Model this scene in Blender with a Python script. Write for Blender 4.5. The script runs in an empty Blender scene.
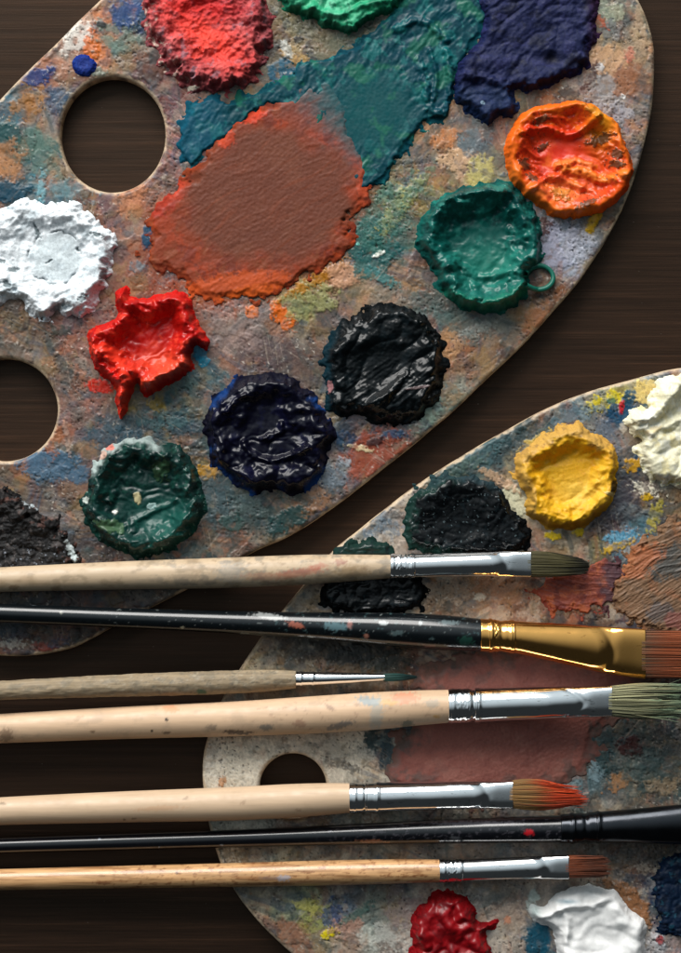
import bpy, math, random
import numpy as np

# ------------------------------------------------------------------ units
# Everything is laid out in millimetre-like units ("u"): 3 u = 1 mm, the table top is z = 0.
U = 1.0 / 3000.0
CX, CY = 340.5, 476.5
CAM = 2250.0                      # camera height above the table in u
scene = bpy.context.scene
COL = scene.collection


def k_at(z):
    return (CAM - z) / CAM


def lin(c):
    c = np.asarray(c, float) / 255.0
    return np.where(c <= 0.04045, c / 12.92, ((c + 0.055) / 1.055) ** 2.4)


FINE = 0.85
DIM = 0.69; DIM2 = 0.85; SAT = 1.18
LIGHT_POS = (-0.36, 1.06, 0.70); LIGHT_W = 32.0; WORLD = 0.03
ROOM_DIR = (-0.3, 0.8, 0.54); ROOM_A = 0.2; ROOM_B = 1.0; ROOM_S = 0.9


# ------------------------------------------------------------------ noise
def _h(ix, iy, seed):
    n = (ix.astype(np.int64) * 374761393 + iy.astype(np.int64) * 668265263 + seed * 974634777) & 0xFFFFFFFF
    n = ((n ^ (n >> 13)) * 1274126177) & 0xFFFFFFFF
    n = ((n ^ (n >> 16)) * 2246822519) & 0xFFFFFFFF
    return (n ^ (n >> 15)) & 0xFFFF


_GA = np.arange(256) * (2 * np.pi / 256)
_GX, _GY = np.cos(_GA), np.sin(_GA)


def perlin(x, y, seed=0):
    x0 = np.floor(x); y0 = np.floor(y)
    fx = x - x0; fy = y - y0
    ix = x0.astype(np.int64); iy = y0.astype(np.int64)
    u = fx * fx * fx * (fx * (fx * 6 - 15) + 10)
    v = fy * fy * fy * (fy * (fy * 6 - 15) + 10)

    def g(dx, dy):
        a = _h(ix + dx, iy + dy, seed) & 255
        return _GX[a] * (fx - dx) + _GY[a] * (fy - dy)
    a = g(0, 0); b = g(1, 0); c = g(0, 1); d = g(1, 1)
    ab = a + u * (b - a)
    cd = c + u * (d - c)
    return (ab + v * (cd - ab)) * 1.5


def fbm(x, y, s, o=4, seed=0, gain=0.5):
    t = 0; a = 1.0; n = 0
    x = x / s; y = y / s
    for i in range(o):
        t = t + a * perlin(x + 17.3 * i, y - 9.1 * i, seed + i)
        n += a; a *= gain
        x = x * 2.03; y = y * 2.03
    return t / n * 1.25


def ridged(x, y, s, o=3, seed=0, gain=0.55):
    t = 0; a = 1.0; n = 0
    x = x / s; y = y / s
    for i in range(o):
        r = 1 - np.abs(perlin(x + 3.7 * i, y + 8.3 * i, seed + 31 * i)) * 1.6
        t = t + a * np.clip(r, 0, 1) ** 2
        n += a; a *= gain
        x = x * 2.1; y = y * 2.1
    return t / n


def sstep(a, b, x):
    t = np.clip((x - a) / (b - a), 0, 1)
    return t * t * (3 - 2 * t)


def rot(x, y, deg):
    c, s = math.cos(math.radians(deg)), math.sin(math.radians(deg))
    return x * c + y * s, -x * s + y * c


def strokes(x, y, deg, long, short, seed, warp=4.0, curl=None):
    """combed paint: noise stretched along the direction the bristles moved"""
    wx = fbm(x, y, 60, 2, seed + 5) * warp
    wy = fbm(x, y, 60, 2, seed + 9) * warp
    if curl is not None:
        dx = x + wx - curl[0]; dy = y + wy - curl[1]
        r = np.hypot(dx, dy)
        a = np.arctan2(dy, dx) * curl[2]
        p, q = a * 1.0, r
        # two seams blended so that the angle does not jump
        n1 = perlin(p / long, q / short, seed)
        a2 = np.arctan2(-dy, -dx) * curl[2]
        n2 = perlin(a2 / long + 41.7, q / short + 3.3, seed + 1)
        m = sstep(-0.4, 0.4, dx / (r + 1e-3))
        return n2 * (1 - m) + n1 * m
    p, q = rot(x + wx, y + wy, deg)
    return perlin(p / long, q / short, seed) * 0.65 + perlin(p / long * 1.7 + 5, q / short * 2.3, seed + 3) * 0.35


def catmull(pts, n=8, closed=True):
    P = np.asarray(pts, float)
    m = len(P)
    out = []
    rng = range(m) if closed else range(m - 1)
    for i in rng:
        if closed:
            a, b, c, d = P[(i - 1) % m], P[i], P[(i + 1) % m], P[(i + 2) % m]
        else:
            a, b, c, d = P[max(i - 1, 0)], P[i], P[i + 1], P[min(i + 2, m - 1)]
        for t in np.linspace(0, 1, n, endpoint=False):
            t2, t3 = t * t, t * t * t
            out.append(0.5 * ((2 * b) + (c - a) * t + (2 * a - 5 * b + 4 * c - d) * t2 + (3 * b - a - 3 * c + d) * t3))
    if not closed:
        out.append(P[-1])
    return np.array(out)


def sdf_poly(X, Y, poly):
    """signed distance, positive INSIDE"""
    d2 = np.full(X.shape, 1e18)
    ins = np.zeros(X.shape, bool)
    n = len(poly)
    for i in range(n):
        ax, ay = poly[i]; bx, by = poly[(i + 1) % n]
        ex, ey = bx - ax, by - ay
        L = ex * ex + ey * ey + 1e-9
        px = X - ax; py = Y - ay
        t = np.clip((px * ex + py * ey) / L, 0, 1)
        dx = px - t * ex; dy = py - t * ey
        np.minimum(d2, dx * dx + dy * dy, out=d2)
        if ay != by:
            cond = (ay > Y) != (by > Y)
            ins ^= cond & (X < ex * (Y - ay) / (by - ay) + ax)
    d = np.sqrt(d2)
    return np.where(ins, d, -d)


def mix(C, col, m):
    """blend linear colours C (..., 3) towards col by mask m"""
    return C + (np.asarray(col) - C) * m[..., None]


# ------------------------------------------------------------------ objects
def tag(o, label=None, cat=None, group=None, kind=None):
    if label: o['label'] = label
    if cat: o['category'] = cat
    if group: o['group'] = group
    if kind: o['kind'] = kind
    return o


def empty(name, loc):
    o = bpy.data.objects.new(name, None)
    o.empty_display_size = 0.01
    o.location = loc
    COL.objects.link(o)
    return o


def raw_mesh(name, V, F, C=None, smooth=True, extra=None):
    me = bpy.data.meshes.new(name)
    V = np.asarray(V, np.float32); F = np.asarray(F, np.int32)
    k = F.shape[1]
    me.vertices.add(len(V)); me.vertices.foreach_set('co', V.ravel())
    me.loops.add(F.size); me.loops.foreach_set('vertex_index', F.ravel())
    me.polygons.add(len(F))
    me.polygons.foreach_set('loop_start', np.arange(0, F.size, k, dtype=np.int32))
    me.update(calc_edges=True)
    me.polygons.foreach_set('use_smooth', np.full(len(F), smooth))
    if C is not None:
        at = me.color_attributes.new('pigment', 'FLOAT_COLOR', 'POINT')
        A = np.ones((len(V), 4), np.float32); A[:, :3] = np.clip(C, 0.0, 0.95)
        if extra is not None: A[:, 3] = extra
        at.data.foreach_set('color', A.ravel())
    me.validate()
    return me


def link(name, me, mat, parent=None, loc=(0, 0, 0)):
    o = bpy.data.objects.new(name, me)
    COL.objects.link(o)
    o.location = loc
    if mat is not None: me.materials.append(mat)
    if parent is not None: o.parent = parent
    return o


def sheet(X, Y, Z, C, D, zb, skirt=None, skirt_col=None, alpha=None):
    """cut a height field along D = 0 and return vertices (u), quads and colours.
    skirt: list of (outward offset, z) rings that close the side down to what it lies on."""
    ny, nx = X.shape
    idx = np.arange(nx * ny).reshape(ny, nx)
    q = np.stack([idx[:-1, :-1], idx[1:, :-1], idx[1:, 1:], idx[:-1, 1:]], -1).reshape(-1, 4)
    Df = D.ravel()
    keep = Df[q].mean(1) > 0
    q = q[keep]
    used = np.unique(q)
    remap = np.full(nx * ny, -1, np.int64); remap[used] = np.arange(len(used))
    q = remap[q]
    gy, gx = np.gradient(D)
    sx = np.gradient(X, axis=1); sy = np.gradient(Y, axis=0)
    gx = gx / sx; gy = gy / sy
    x = X.ravel()[used].copy(); y = Y.ravel()[used].copy(); z = Z.ravel()[used].copy()
    d = Df[used]; gx = gx.ravel()[used]; gy = gy.ravel()[used]
    c = C.reshape(-1, 3)[used].copy()
    al = None if alpha is None else alpha.ravel()[used].copy()
    # boundary edges (used by one face)
    e = np.concatenate([q[:, [0, 1]], q[:, [1, 2]], q[:, [2, 3]], q[:, [3, 0]]])
    key = np.minimum(e[:, 0], e[:, 1]) * (len(used) + 1) + np.maximum(e[:, 0], e[:, 1])
    _, inv, cnt = np.unique(key, return_inverse=True, return_counts=True)
    be = e[cnt[inv] == 1]
    bv = np.unique(be)
    g2 = gx ** 2 + gy ** 2 + 1e-6
    step = np.hypot(sx.ravel()[used], sy.ravel()[used])
    mv = np.zeros(len(used)); mv[bv] = d[bv]
    ox = -mv * gx / g2; oy = -mv * gy / g2
    L = np.hypot(ox, oy); lim = np.minimum(1, step / np.maximum(L, 1e-9))
    x += ox * lim; y += oy * lim
    if skirt is None:
        z[bv] = zb - 0.6
        V = np.stack([x, y, z], 1)
        return V, q, c, al
    nrm = np.sqrt(g2)
    V = [np.stack([x, y, z], 1)]; Fs = [q]; Cs = [c]
    nv = len(x)
    bmap = np.full(nv, -1, np.int64); bmap[bv] = np.arange(len(bv))
    prev = bv.copy()
    for (off, zz) in skirt:
        vx = x[bv] - off * gx[bv] / nrm[bv]; vy = y[bv] - off * gy[bv] / nrm[bv]
        V.append(np.stack([vx, vy, np.full(len(bv), float(zz))], 1))
        cc = skirt_col(vx, vy, zz) if callable(skirt_col) else np.tile(skirt_col, (len(bv), 1))
        Cs.append(cc)
        cur = nv + np.arange(len(bv))
        a = bmap[be[:, 0]]; b = bmap[be[:, 1]]
        Fs.append(np.stack([prev[b], prev[a], cur[a], cur[b]], 1))
        prev = cur; nv += len(bv)
    return np.concatenate(V), np.concatenate(Fs), np.concatenate(Cs), None


def to_world(V, zref, origin=(0, 0, 0)):
    k = k_at(zref)
    W = np.empty_like(V)
    W[:, 0] = (V[:, 0] - CX) * k * U - origin[0]
    W[:, 1] = (CY - V[:, 1]) * k * U - origin[1]
    W[:, 2] = V[:, 2] * U - origin[2]
    return W


def flip(F):
    return F[:, ::-1]


# ------------------------------------------------------------------ materials
def new_mat(name):
    m = bpy.data.materials.new(name); m.use_nodes = True
    nt = m.node_tree
    b = nt.nodes['Principled BSDF']
    return m, nt, b


def noise_node(nt, coord, scale, detail=4, rough=0.6, mapping=None):
    n = nt.nodes.new('ShaderNodeTexNoise')
    n.inputs['Scale'].default_value = scale
    n.inputs['Detail'].default_value = detail
    n.inputs['Roughness'].default_value = rough
    src = coord
    if mapping is not None:
        mp = nt.nodes.new('ShaderNodeMapping'); mp.inputs['Scale'].default_value = mapping
        nt.links.new(coord, mp.inputs['Vector']); src = mp.outputs['Vector']
    nt.links.new(src, n.inputs['Vector'])
    return n


def ramp(nt, src, p0, p1, v0, v1):
    r = nt.nodes.new('ShaderNodeMapRange')
    r.inputs['From Min'].default_value = p0; r.inputs['From Max'].default_value = p1
    r.inputs['To Min'].default_value = v0; r.inputs['To Max'].default_value = v1
    nt.links.new(src, r.inputs['Value'])
    return r.outputs['Result']


def paint_mat(name, rough=0.4, rvar=0.15, bump=0.25, scale=900, spec=0.5, coat=0.0, var=0.25):
    """pigment colour from the mesh, broken up by fine grain; roughness varies over the skin of the paint"""
    m, nt, b = new_mat(name)
    at = nt.nodes.new('ShaderNodeAttribute'); at.attribute_name = 'pigment'
    tc = nt.nodes.new('ShaderNodeTexCoord')
    n1 = noise_node(nt, tc.outputs['Object'], scale, 5, 0.65)
    n2 = noise_node(nt, tc.outputs['Object'], scale * 0.35, 4, 0.6)
    mx = nt.nodes.new('ShaderNodeMix'); mx.data_type = 'RGBA'; mx.blend_type = 'MULTIPLY'
    mx.inputs['Factor'].default_value = 1.0
    g = ramp(nt, n1.outputs['Fac'], 0.25, 0.75, 1 - var, 1 + var)
    cmb = nt.nodes.new('ShaderNodeCombineColor')
    for s in ('Red', 'Green', 'Blue'): nt.links.new(g, cmb.inputs[s])
    nt.links.new(at.outputs['Color'], mx.inputs[6]); nt.links.new(cmb.outputs['Color'], mx.inputs[7])
    nt.links.new(mx.outputs[2], b.inputs['Base Color'])
    # the thin edge of a pile has dried: rougher and duller than its middle (alpha of the pigment layer)
    rm = nt.nodes.new('ShaderNodeMix'); rm.data_type = 'FLOAT'
    nt.links.new(at.outputs['Alpha'], rm.inputs['Factor']); rm.inputs[2].default_value = 0.75
    nt.links.new(ramp(nt, n2.outputs['Fac'], 0.3, 0.7, max(rough - rvar, 0.05), rough + rvar), rm.inputs[3])
    nt.links.new(rm.outputs[0], b.inputs['Roughness'])
    nt.links.new(ramp(nt, at.outputs['Alpha'], 0, 1, spec * 0.25, spec), b.inputs['Specular IOR Level'])
    b.inputs['Coat Weight'].default_value = coat
    b.inputs['Coat Roughness'].default_value = 0.15
    bp = nt.nodes.new('ShaderNodeBump')
    bp.inputs['Strength'].default_value = bump; bp.inputs['Distance'].default_value = 0.0004
    nt.links.new(n1.outputs['Fac'], bp.inputs['Height'])
    nt.links.new(bp.outputs['Normal'], b.inputs['Normal'])
    return m


M_BOARD = paint_mat('dried_palette_paint', 0.5, 0.16, 0.16, 1400, 0.4, var=0.25)
M_SMEAR = paint_mat('smeared_paint', 0.52, 0.1, 0.10, 1500, 0.3, var=0.15)
M_MATTE = paint_mat('dry_chalky_paint', 0.68, 0.12, 0.3, 1500, 0.22, var=0.3)
M_SATIN = paint_mat('satin_oil_paint', 0.42, 0.12, 0.05, 900, 0.28, var=0.12)
M_WET = paint_mat('wet_oil_paint', 0.36, 0.09, 0.03, 700, 0.36, coat=0.03, var=0.1)
M_GLOSS = paint_mat('glossy_dark_paint', 0.25, 0.08, 0.03, 800, 0.28, coat=0.0, var=0.2)


def wood_table_mat():
    m, nt, b = new_mat('dark_stained_wood')
    tc = nt.nodes.new('ShaderNodeTexCoord')
    n1 = noise_node(nt, tc.outputs['Object'], 420, 6, 0.7, (0.022, 1.0, 1.0))
    n2 = noise_node(nt, tc.outputs['Object'], 1500, 4, 0.7, (0.022, 1.0, 1.0))
    n3 = noise_node(nt, tc.outputs['Object'], 22, 4, 0.5, (0.18, 1.0, 1.0))
    ad = nt.nodes.new('ShaderNodeMath'); ad.operation = 'ADD'
    m1 = nt.nodes.new('ShaderNodeMath'); m1.operation = 'MULTIPLY'; m1.inputs[1].default_value = 0.55
    nt.links.new(n2.outputs['Fac'], m1.inputs[0])
    m2 = nt.nodes.new('ShaderNodeMath'); m2.operation = 'MULTIPLY_ADD'; m2.inputs[1].default_value = 0.5
    nt.links.new(n3.outputs['Fac'], m2.inputs[0]); nt.links.new(m1.outputs[0], m2.inputs[2])
    nt.links.new(n1.outputs['Fac'], ad.inputs[0]); nt.links.new(m2.outputs[0], ad.inputs[1])
    cr = nt.nodes.new('ShaderNodeValToRGB')
    e = cr.color_ramp.elements
    e[0].position = 0.72; e[0].color = (*lin((34, 24, 19)), 1)
    e[1].position = 1.3; e[1].color = (*lin((104, 76, 58)), 1)
    x = cr.color_ramp.elements.new(0.98); x.color = (*lin((68, 49, 39)), 1)
    nt.links.new(ramp(nt, ad.outputs[0], 0.0, 1.5, 0.0, 1.5), cr.inputs['Fac'])
    # the ramp only reaches 1: rescale
    cr.color_ramp.elements[0].position = 0.40
    cr.color_ramp.elements[1].position = 0.58
    cr.color_ramp.elements[2].position = 0.74
    cr.color_ramp.elements[0].color = (*lin((26, 16, 11)), 1)
    cr.color_ramp.elements[1].color = (*lin((42, 28, 20)), 1)
    cr.color_ramp.elements[2].color = (*lin((66, 45, 32)), 1)
    nt.links.new(ramp(nt, ad.outputs[0], 0.4, 1.65, 0.0, 1.0), cr.inputs['Fac'])
    # a little dust and a few dried crumbs
    du = noise_node(nt, tc.outputs['Object'], 1100, 1, 0.4)
    mx = nt.nodes.new('ShaderNodeMix'); mx.data_type = 'RGBA'
    nt.links.new(ramp(nt, du.outputs['Fac'], 0.80, 0.84, 0.0, 0.6), mx.inputs['Factor'])
    nt.links.new(cr.outputs['Color'], mx.inputs[6]); mx.inputs[7].default_value = (*lin((120, 112, 104)), 1)
    nt.links.new(mx.outputs[2], b.inputs['Base Color'])
    b.inputs['Roughness'].default_value = 0.44
    b.inputs['Specular IOR Level'].default_value = 0.34
    b.inputs['Specular Tint'].default_value = (1.0, .74, .56, 1)
    bp = nt.nodes.new('ShaderNodeBump'); bp.inputs['Strength'].default_value = 0.2; bp.inputs['Distance'].default_value = 0.0004
    nt.links.new(ad.outputs[0], bp.inputs['Height']); nt.links.new(bp.outputs['Normal'], b.inputs['Normal'])
    return m


# ------------------------------------------------------------------ table
def build_table():
    s = 1.1
    n = 2
    V = []; F = []
    top = 0.0; th = 0.03
    V = [(-s, -s, top), (s, -s, top), (s, s, top), (-s, s, top), (-s, -s, -th), (s, -s, -th), (s, s, -th), (-s, s, -th)]
    F = [(0, 1, 2, 3), (7, 6, 5, 4), (0, 4, 5, 1), (1, 5, 6, 2), (2, 6, 7, 3), (3, 7, 4, 0)]
    me = raw_mesh('table_top', V, F, smooth=False)
    o = link('table_top', me, wood_table_mat())
    tag(o, 'dark brown wooden table top with fine horizontal grain', 'table', kind='structure')


# ------------------------------------------------------------------ palettes
T1 = 21.0        # palette thickness in u (about 4 mm)


def axis(lo, hi, a, b, fine, coarse):
    left = np.arange(lo, a, coarse)
    mid = np.arange(a, b, fine)
    right = np.arange(b, hi + coarse, coarse)
    return np.concatenate([left, mid, right])


def splat(X, Y, x, y, rx, ry, ang=0, seed=0, rag=0.35, soft=0.12, sc=None):
    dx, dy = rot(X - x, Y - y, ang)
    r = np.hypot(dx / rx, dy / ry)
    box = r < 2.2
    m = np.zeros(X.shape)
    if not box.any(): return m
    sc = sc or max(3.0, min(rx, ry) * 0.9)
    rr = r[box] + fbm(X[box], Y[box], sc, 4, seed) * rag + fbm(X[box], Y[box], 2.6, 2, seed + 7) * rag * .45
    m[box] = 1 - sstep(1 - soft, 1 + soft, rr)
    return m


def palette_surface(X, Y, hints, splats, seed, tones, nrand, light_specks=1.0, dim=1.0):
    sh = X.shape
    # stained ground: films of paint dragged over each other, the nearest hint wins through a warped field
    wx = X + fbm(X, Y, 46, 3, seed) * 24 + fbm(X, Y, 11, 3, seed + 51) * 6
    wy = Y + fbm(X, Y, 46, 3, seed + 50) * 24 + fbm(X, Y, 11, 3, seed + 52) * 6
    num = np.zeros(sh + (3,)); den = np.zeros(sh)
    for i, (hx, hy, *c) in enumerate(hints):
        d2 = (wx - hx) ** 2 + (wy - hy) ** 2
        w = 1.0 / (d2 / 80.0 + 1.0) ** 3.2
        num += w[..., None] * lin(c); den += w
    C = num / den[..., None]
    H = fbm(X, Y, 60, 3, seed + 3) * 0.8
    film = sstep(-0.15, 0.25, fbm(X, Y, 52, 3, seed + 22))          # 1 = crumbly zone, 0 = smooth film
    # translucent veils of other colours
    for i, t in enumerate(tones):
        n = fbm(X + 31 * i, Y - 17 * i, 40, 5, seed + 100 + 7 * i, 0.6)
        m = sstep(0.16, 0.34, n) * 0.34
        C = mix(C, lin(t), m)
        H = H + m * 0.3
    # films dragged about by knife and brush: streaks that turn from place to place
    for j, ang in enumerate((-35, 20, 75, -70)):
        msk = sstep(0.0, 0.3, fbm(X + 90 * j, Y - 40 * j, 75, 3, seed + 160 + j))
        n = strokes(X, Y, ang, 40, 4.0, seed + 170 + j, 9)
        n2 = strokes(X, Y, ang, 70, 11.0, seed + 180 + j, 14)
        C = C * (1 + (0.14 * n + 0.18 * n2) * msk)[..., None]
        C = mix(C, lin(tones[(3 * j + 1) % len(tones)]), sstep(0.15, 0.4, n2) * msk * 0.45)
        C = mix(C, lin(tones[(5 * j + 2) % len(tones)]), sstep(0.15, 0.4, -n2) * msk * 0.35)
        H = H + (0.35 * n + 0.3 * n2) * msk
    # edges of old layers
    lay = fbm(X, Y, 34, 4, seed + 190, 0.55)
    stepm = sstep(0.12, 0.16, lay); H = H + stepm * 0.6
    C = C * (1 - 0.22 * stepm)[..., None]
    rng = random.Random(seed)
    x0, x1, y0, y1 = X.min(), X.max(), Y.min(), Y.max()
    for i in range(nrand):
        x = rng.uniform(-20, 700); y = rng.uniform(-20, 970)
        if not (x0 < x < x1 and y0 < y < y1): continue
        r = 1.0 + 7 * rng.random() ** 4
        jx = np.searchsorted(X[0], [x - 5 * r, x + 5 * r]); jy = np.searchsorted(Y[:, 0], [y - 5 * r, y + 5 * r])
        sl = (slice(jy[0], jy[1]), slice(jx[0], jx[1]))
        if jx[1] - jx[0] < 2 or jy[1] - jy[0] < 2: continue
        m = splat(X[sl], Y[sl], x, y, r * rng.uniform(0.8, 2.2), r, rng.choice((-35, -35, 20, 70)) + rng.uniform(-15, 15), seed + i, 0.7, 0.3)
        o = rng.uniform(0.2, 0.7)
        C[sl] = mix(C[sl], lin(rng.choice(tones)), m * o)
        H[sl] += m * rng.uniform(0.1, 0.7)
    for i, s in enumerate(splats):
        x, y, rx, ry, ang, col, op, hh = s[:8]
        q = 2.4 * max(rx, ry); jx = np.searchsorted(X[0], [x - q, x + q]); jy = np.searchsorted(Y[:, 0], [y - q, y + q])
        sl = (slice(jy[0], jy[1]), slice(jx[0], jx[1]))
        if jx[1] - jx[0] < 2 or jy[1] - jy[0] < 2: continue
        m = splat(X[sl], Y[sl], x, y, rx, ry, ang, seed + 500 + i, s[8] if len(s) > 8 else 0.4, s[9] if len(s) > 9 else 0.16)
        C[sl] = mix(C[sl], lin(col), m * op * (1 - (0.7 if op < 0.88 else 0.2) * sstep(0.05, 0.35, fbm(X[sl], Y[sl], 10, 4, seed + 900 + i))))
        H[sl] += m * hh * 0.8
    C = C * dim
    grey = C.mean(-1, keepdims=True); C = C * (grey / 0.17) ** 0.28; grey = C.mean(-1, keepdims=True); C = np.clip(grey + (C - grey) * SAT, 0.002, 1)
    # scraped grain: pits, crumbs, pale crust
    g = fbm(X, Y, 7, 5, seed + 20, 0.65)
    g2 = fbm(X, Y, 3.0, 3, seed + 21, 0.7)
    H = H + (g * 0.55 + g2 * 0.25) * (0.3 + 0.7 * film)
    C = C * (1 + (0.26 * np.clip(g, -1, 1) + 0.26 * np.clip(g2, -1, 1)) * (0.35 + 0.65 * film))[..., None]
    pit = sstep(0.36, 0.52, fbm(X + 7, Y, 4.6, 3, seed + 23, 0.6)) * film
    C = mix(C, lin((40, 34, 31)), pit * 0.7); H = H - pit * 0.8
    dot = sstep(0.46, 0.60, perlin(X / 2.6, Y / 2.6, seed + 33)) * sstep(0.0, 0.3, fbm(X, Y, 30, 3, seed + 34))
    C = mix(C, lin((30, 26, 25)), dot * 0.8); H = H - dot * 0.6
    cr = sstep(0.34, 0.55, fbm(X, Y + 9, 5.0, 4, seed + 24, 0.65)) * sstep(0.05, 0.35, fbm(X, Y, 48, 3, seed + 25)) * light_specks
    C = mix(C, lin((196, 188, 176)), cr * 0.6); H = H + cr * 0.5
    # knife scratches
    for a, s in ((35, 1), (-50, 2), (80, 3)):
        p, q = rot(X, Y, a)
        n = perlin(p / 60, q / 1.6, seed + 40 + s)
        m = sstep(0.5, 0.72, n) * sstep(0.0, 0.4, fbm(X, Y, 50, 2, seed + 60 + s))
        C = mix(C, lin((146, 132, 118)), m * 0.45); H = H - m * 0.3
    return C, H


EDGE = lin((206, 182, 150))


def edge_col(seed):
    def f(x, y, z):
        n = fbm(x, y, 16, 4, seed)
        c = np.tile(EDGE, (len(x), 1))
        c = mix(c, lin((120, 96, 78)), sstep(-0.15, 0.35, n) * 0.75)
        return mix(c, lin((60, 60, 62)), sstep(0.25, 0.5, fbm(x + 40, y, 9, 3, seed + 3)) * 0.6)
    return f


def build_palette(label, outline, holes, hints, splats, seed, tones, nrand, loc_px, fine=0.9, ls=1.0, dim=0.8):
    poly = catmull(outline, 8)
    lo = poly.min(0) - 8; hi = poly.max(0) + 8
    xs = axis(lo[0], hi[0], max(lo[0], -24), min(hi[0], 706), fine, 5.0)
    ys = axis(lo[1], hi[1], max(lo[1], -24), min(hi[1], 978), fine, 5.0)
    X, Y = np.meshgrid(xs, ys)
    D = sdf_poly(X, Y, poly)
    D = D + fbm(X, Y, 60, 2, seed + 71) * 0.8
    for (hx, hy, rx, ry) in holes:
        r = np.hypot((X - hx) / rx, (Y - hy) / ry)
        D = np.minimum(D, (r - 1) * min(rx, ry))
    C, H = palette_surface(X, Y, hints, splats, seed, tones, nrand, ls, dim)
    edge = np.clip(D / 3.0, 0, 1)
    Z = T1 + H * edge - (1 - edge) ** 2 * 1.6
    # worn rim: bare wood shows through along the edge
    worn = (1 - sstep(0.5, 2.8, D + fbm(X, Y, 8, 3, seed + 81) * 2.4)) * 0.8 * sstep(-.35, .1, fbm(X, Y, 30, 3, seed + 83))
    C = mix(C, lin((196, 174, 146)), worn)
    V, F, Cc, _ = sheet(X, Y, Z, C, D, T1, skirt=[(0.7, T1 - 3.2), (0.9, T1 - 7), (0.8, 2.0), (0.0, 0.1)], skirt_col=edge_col(seed))
    org = ((loc_px[0] - CX) * U, (CY - loc_px[1]) * U, 0.0)
    root = empty('paint_palette', org)
    tag(root, label, 'palette', 'wooden palettes on the table')
    me = raw_mesh('board', to_world(V, T1, org), F, Cc)
    link('board', me, M_BOARD, root)
    return root, org


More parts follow.
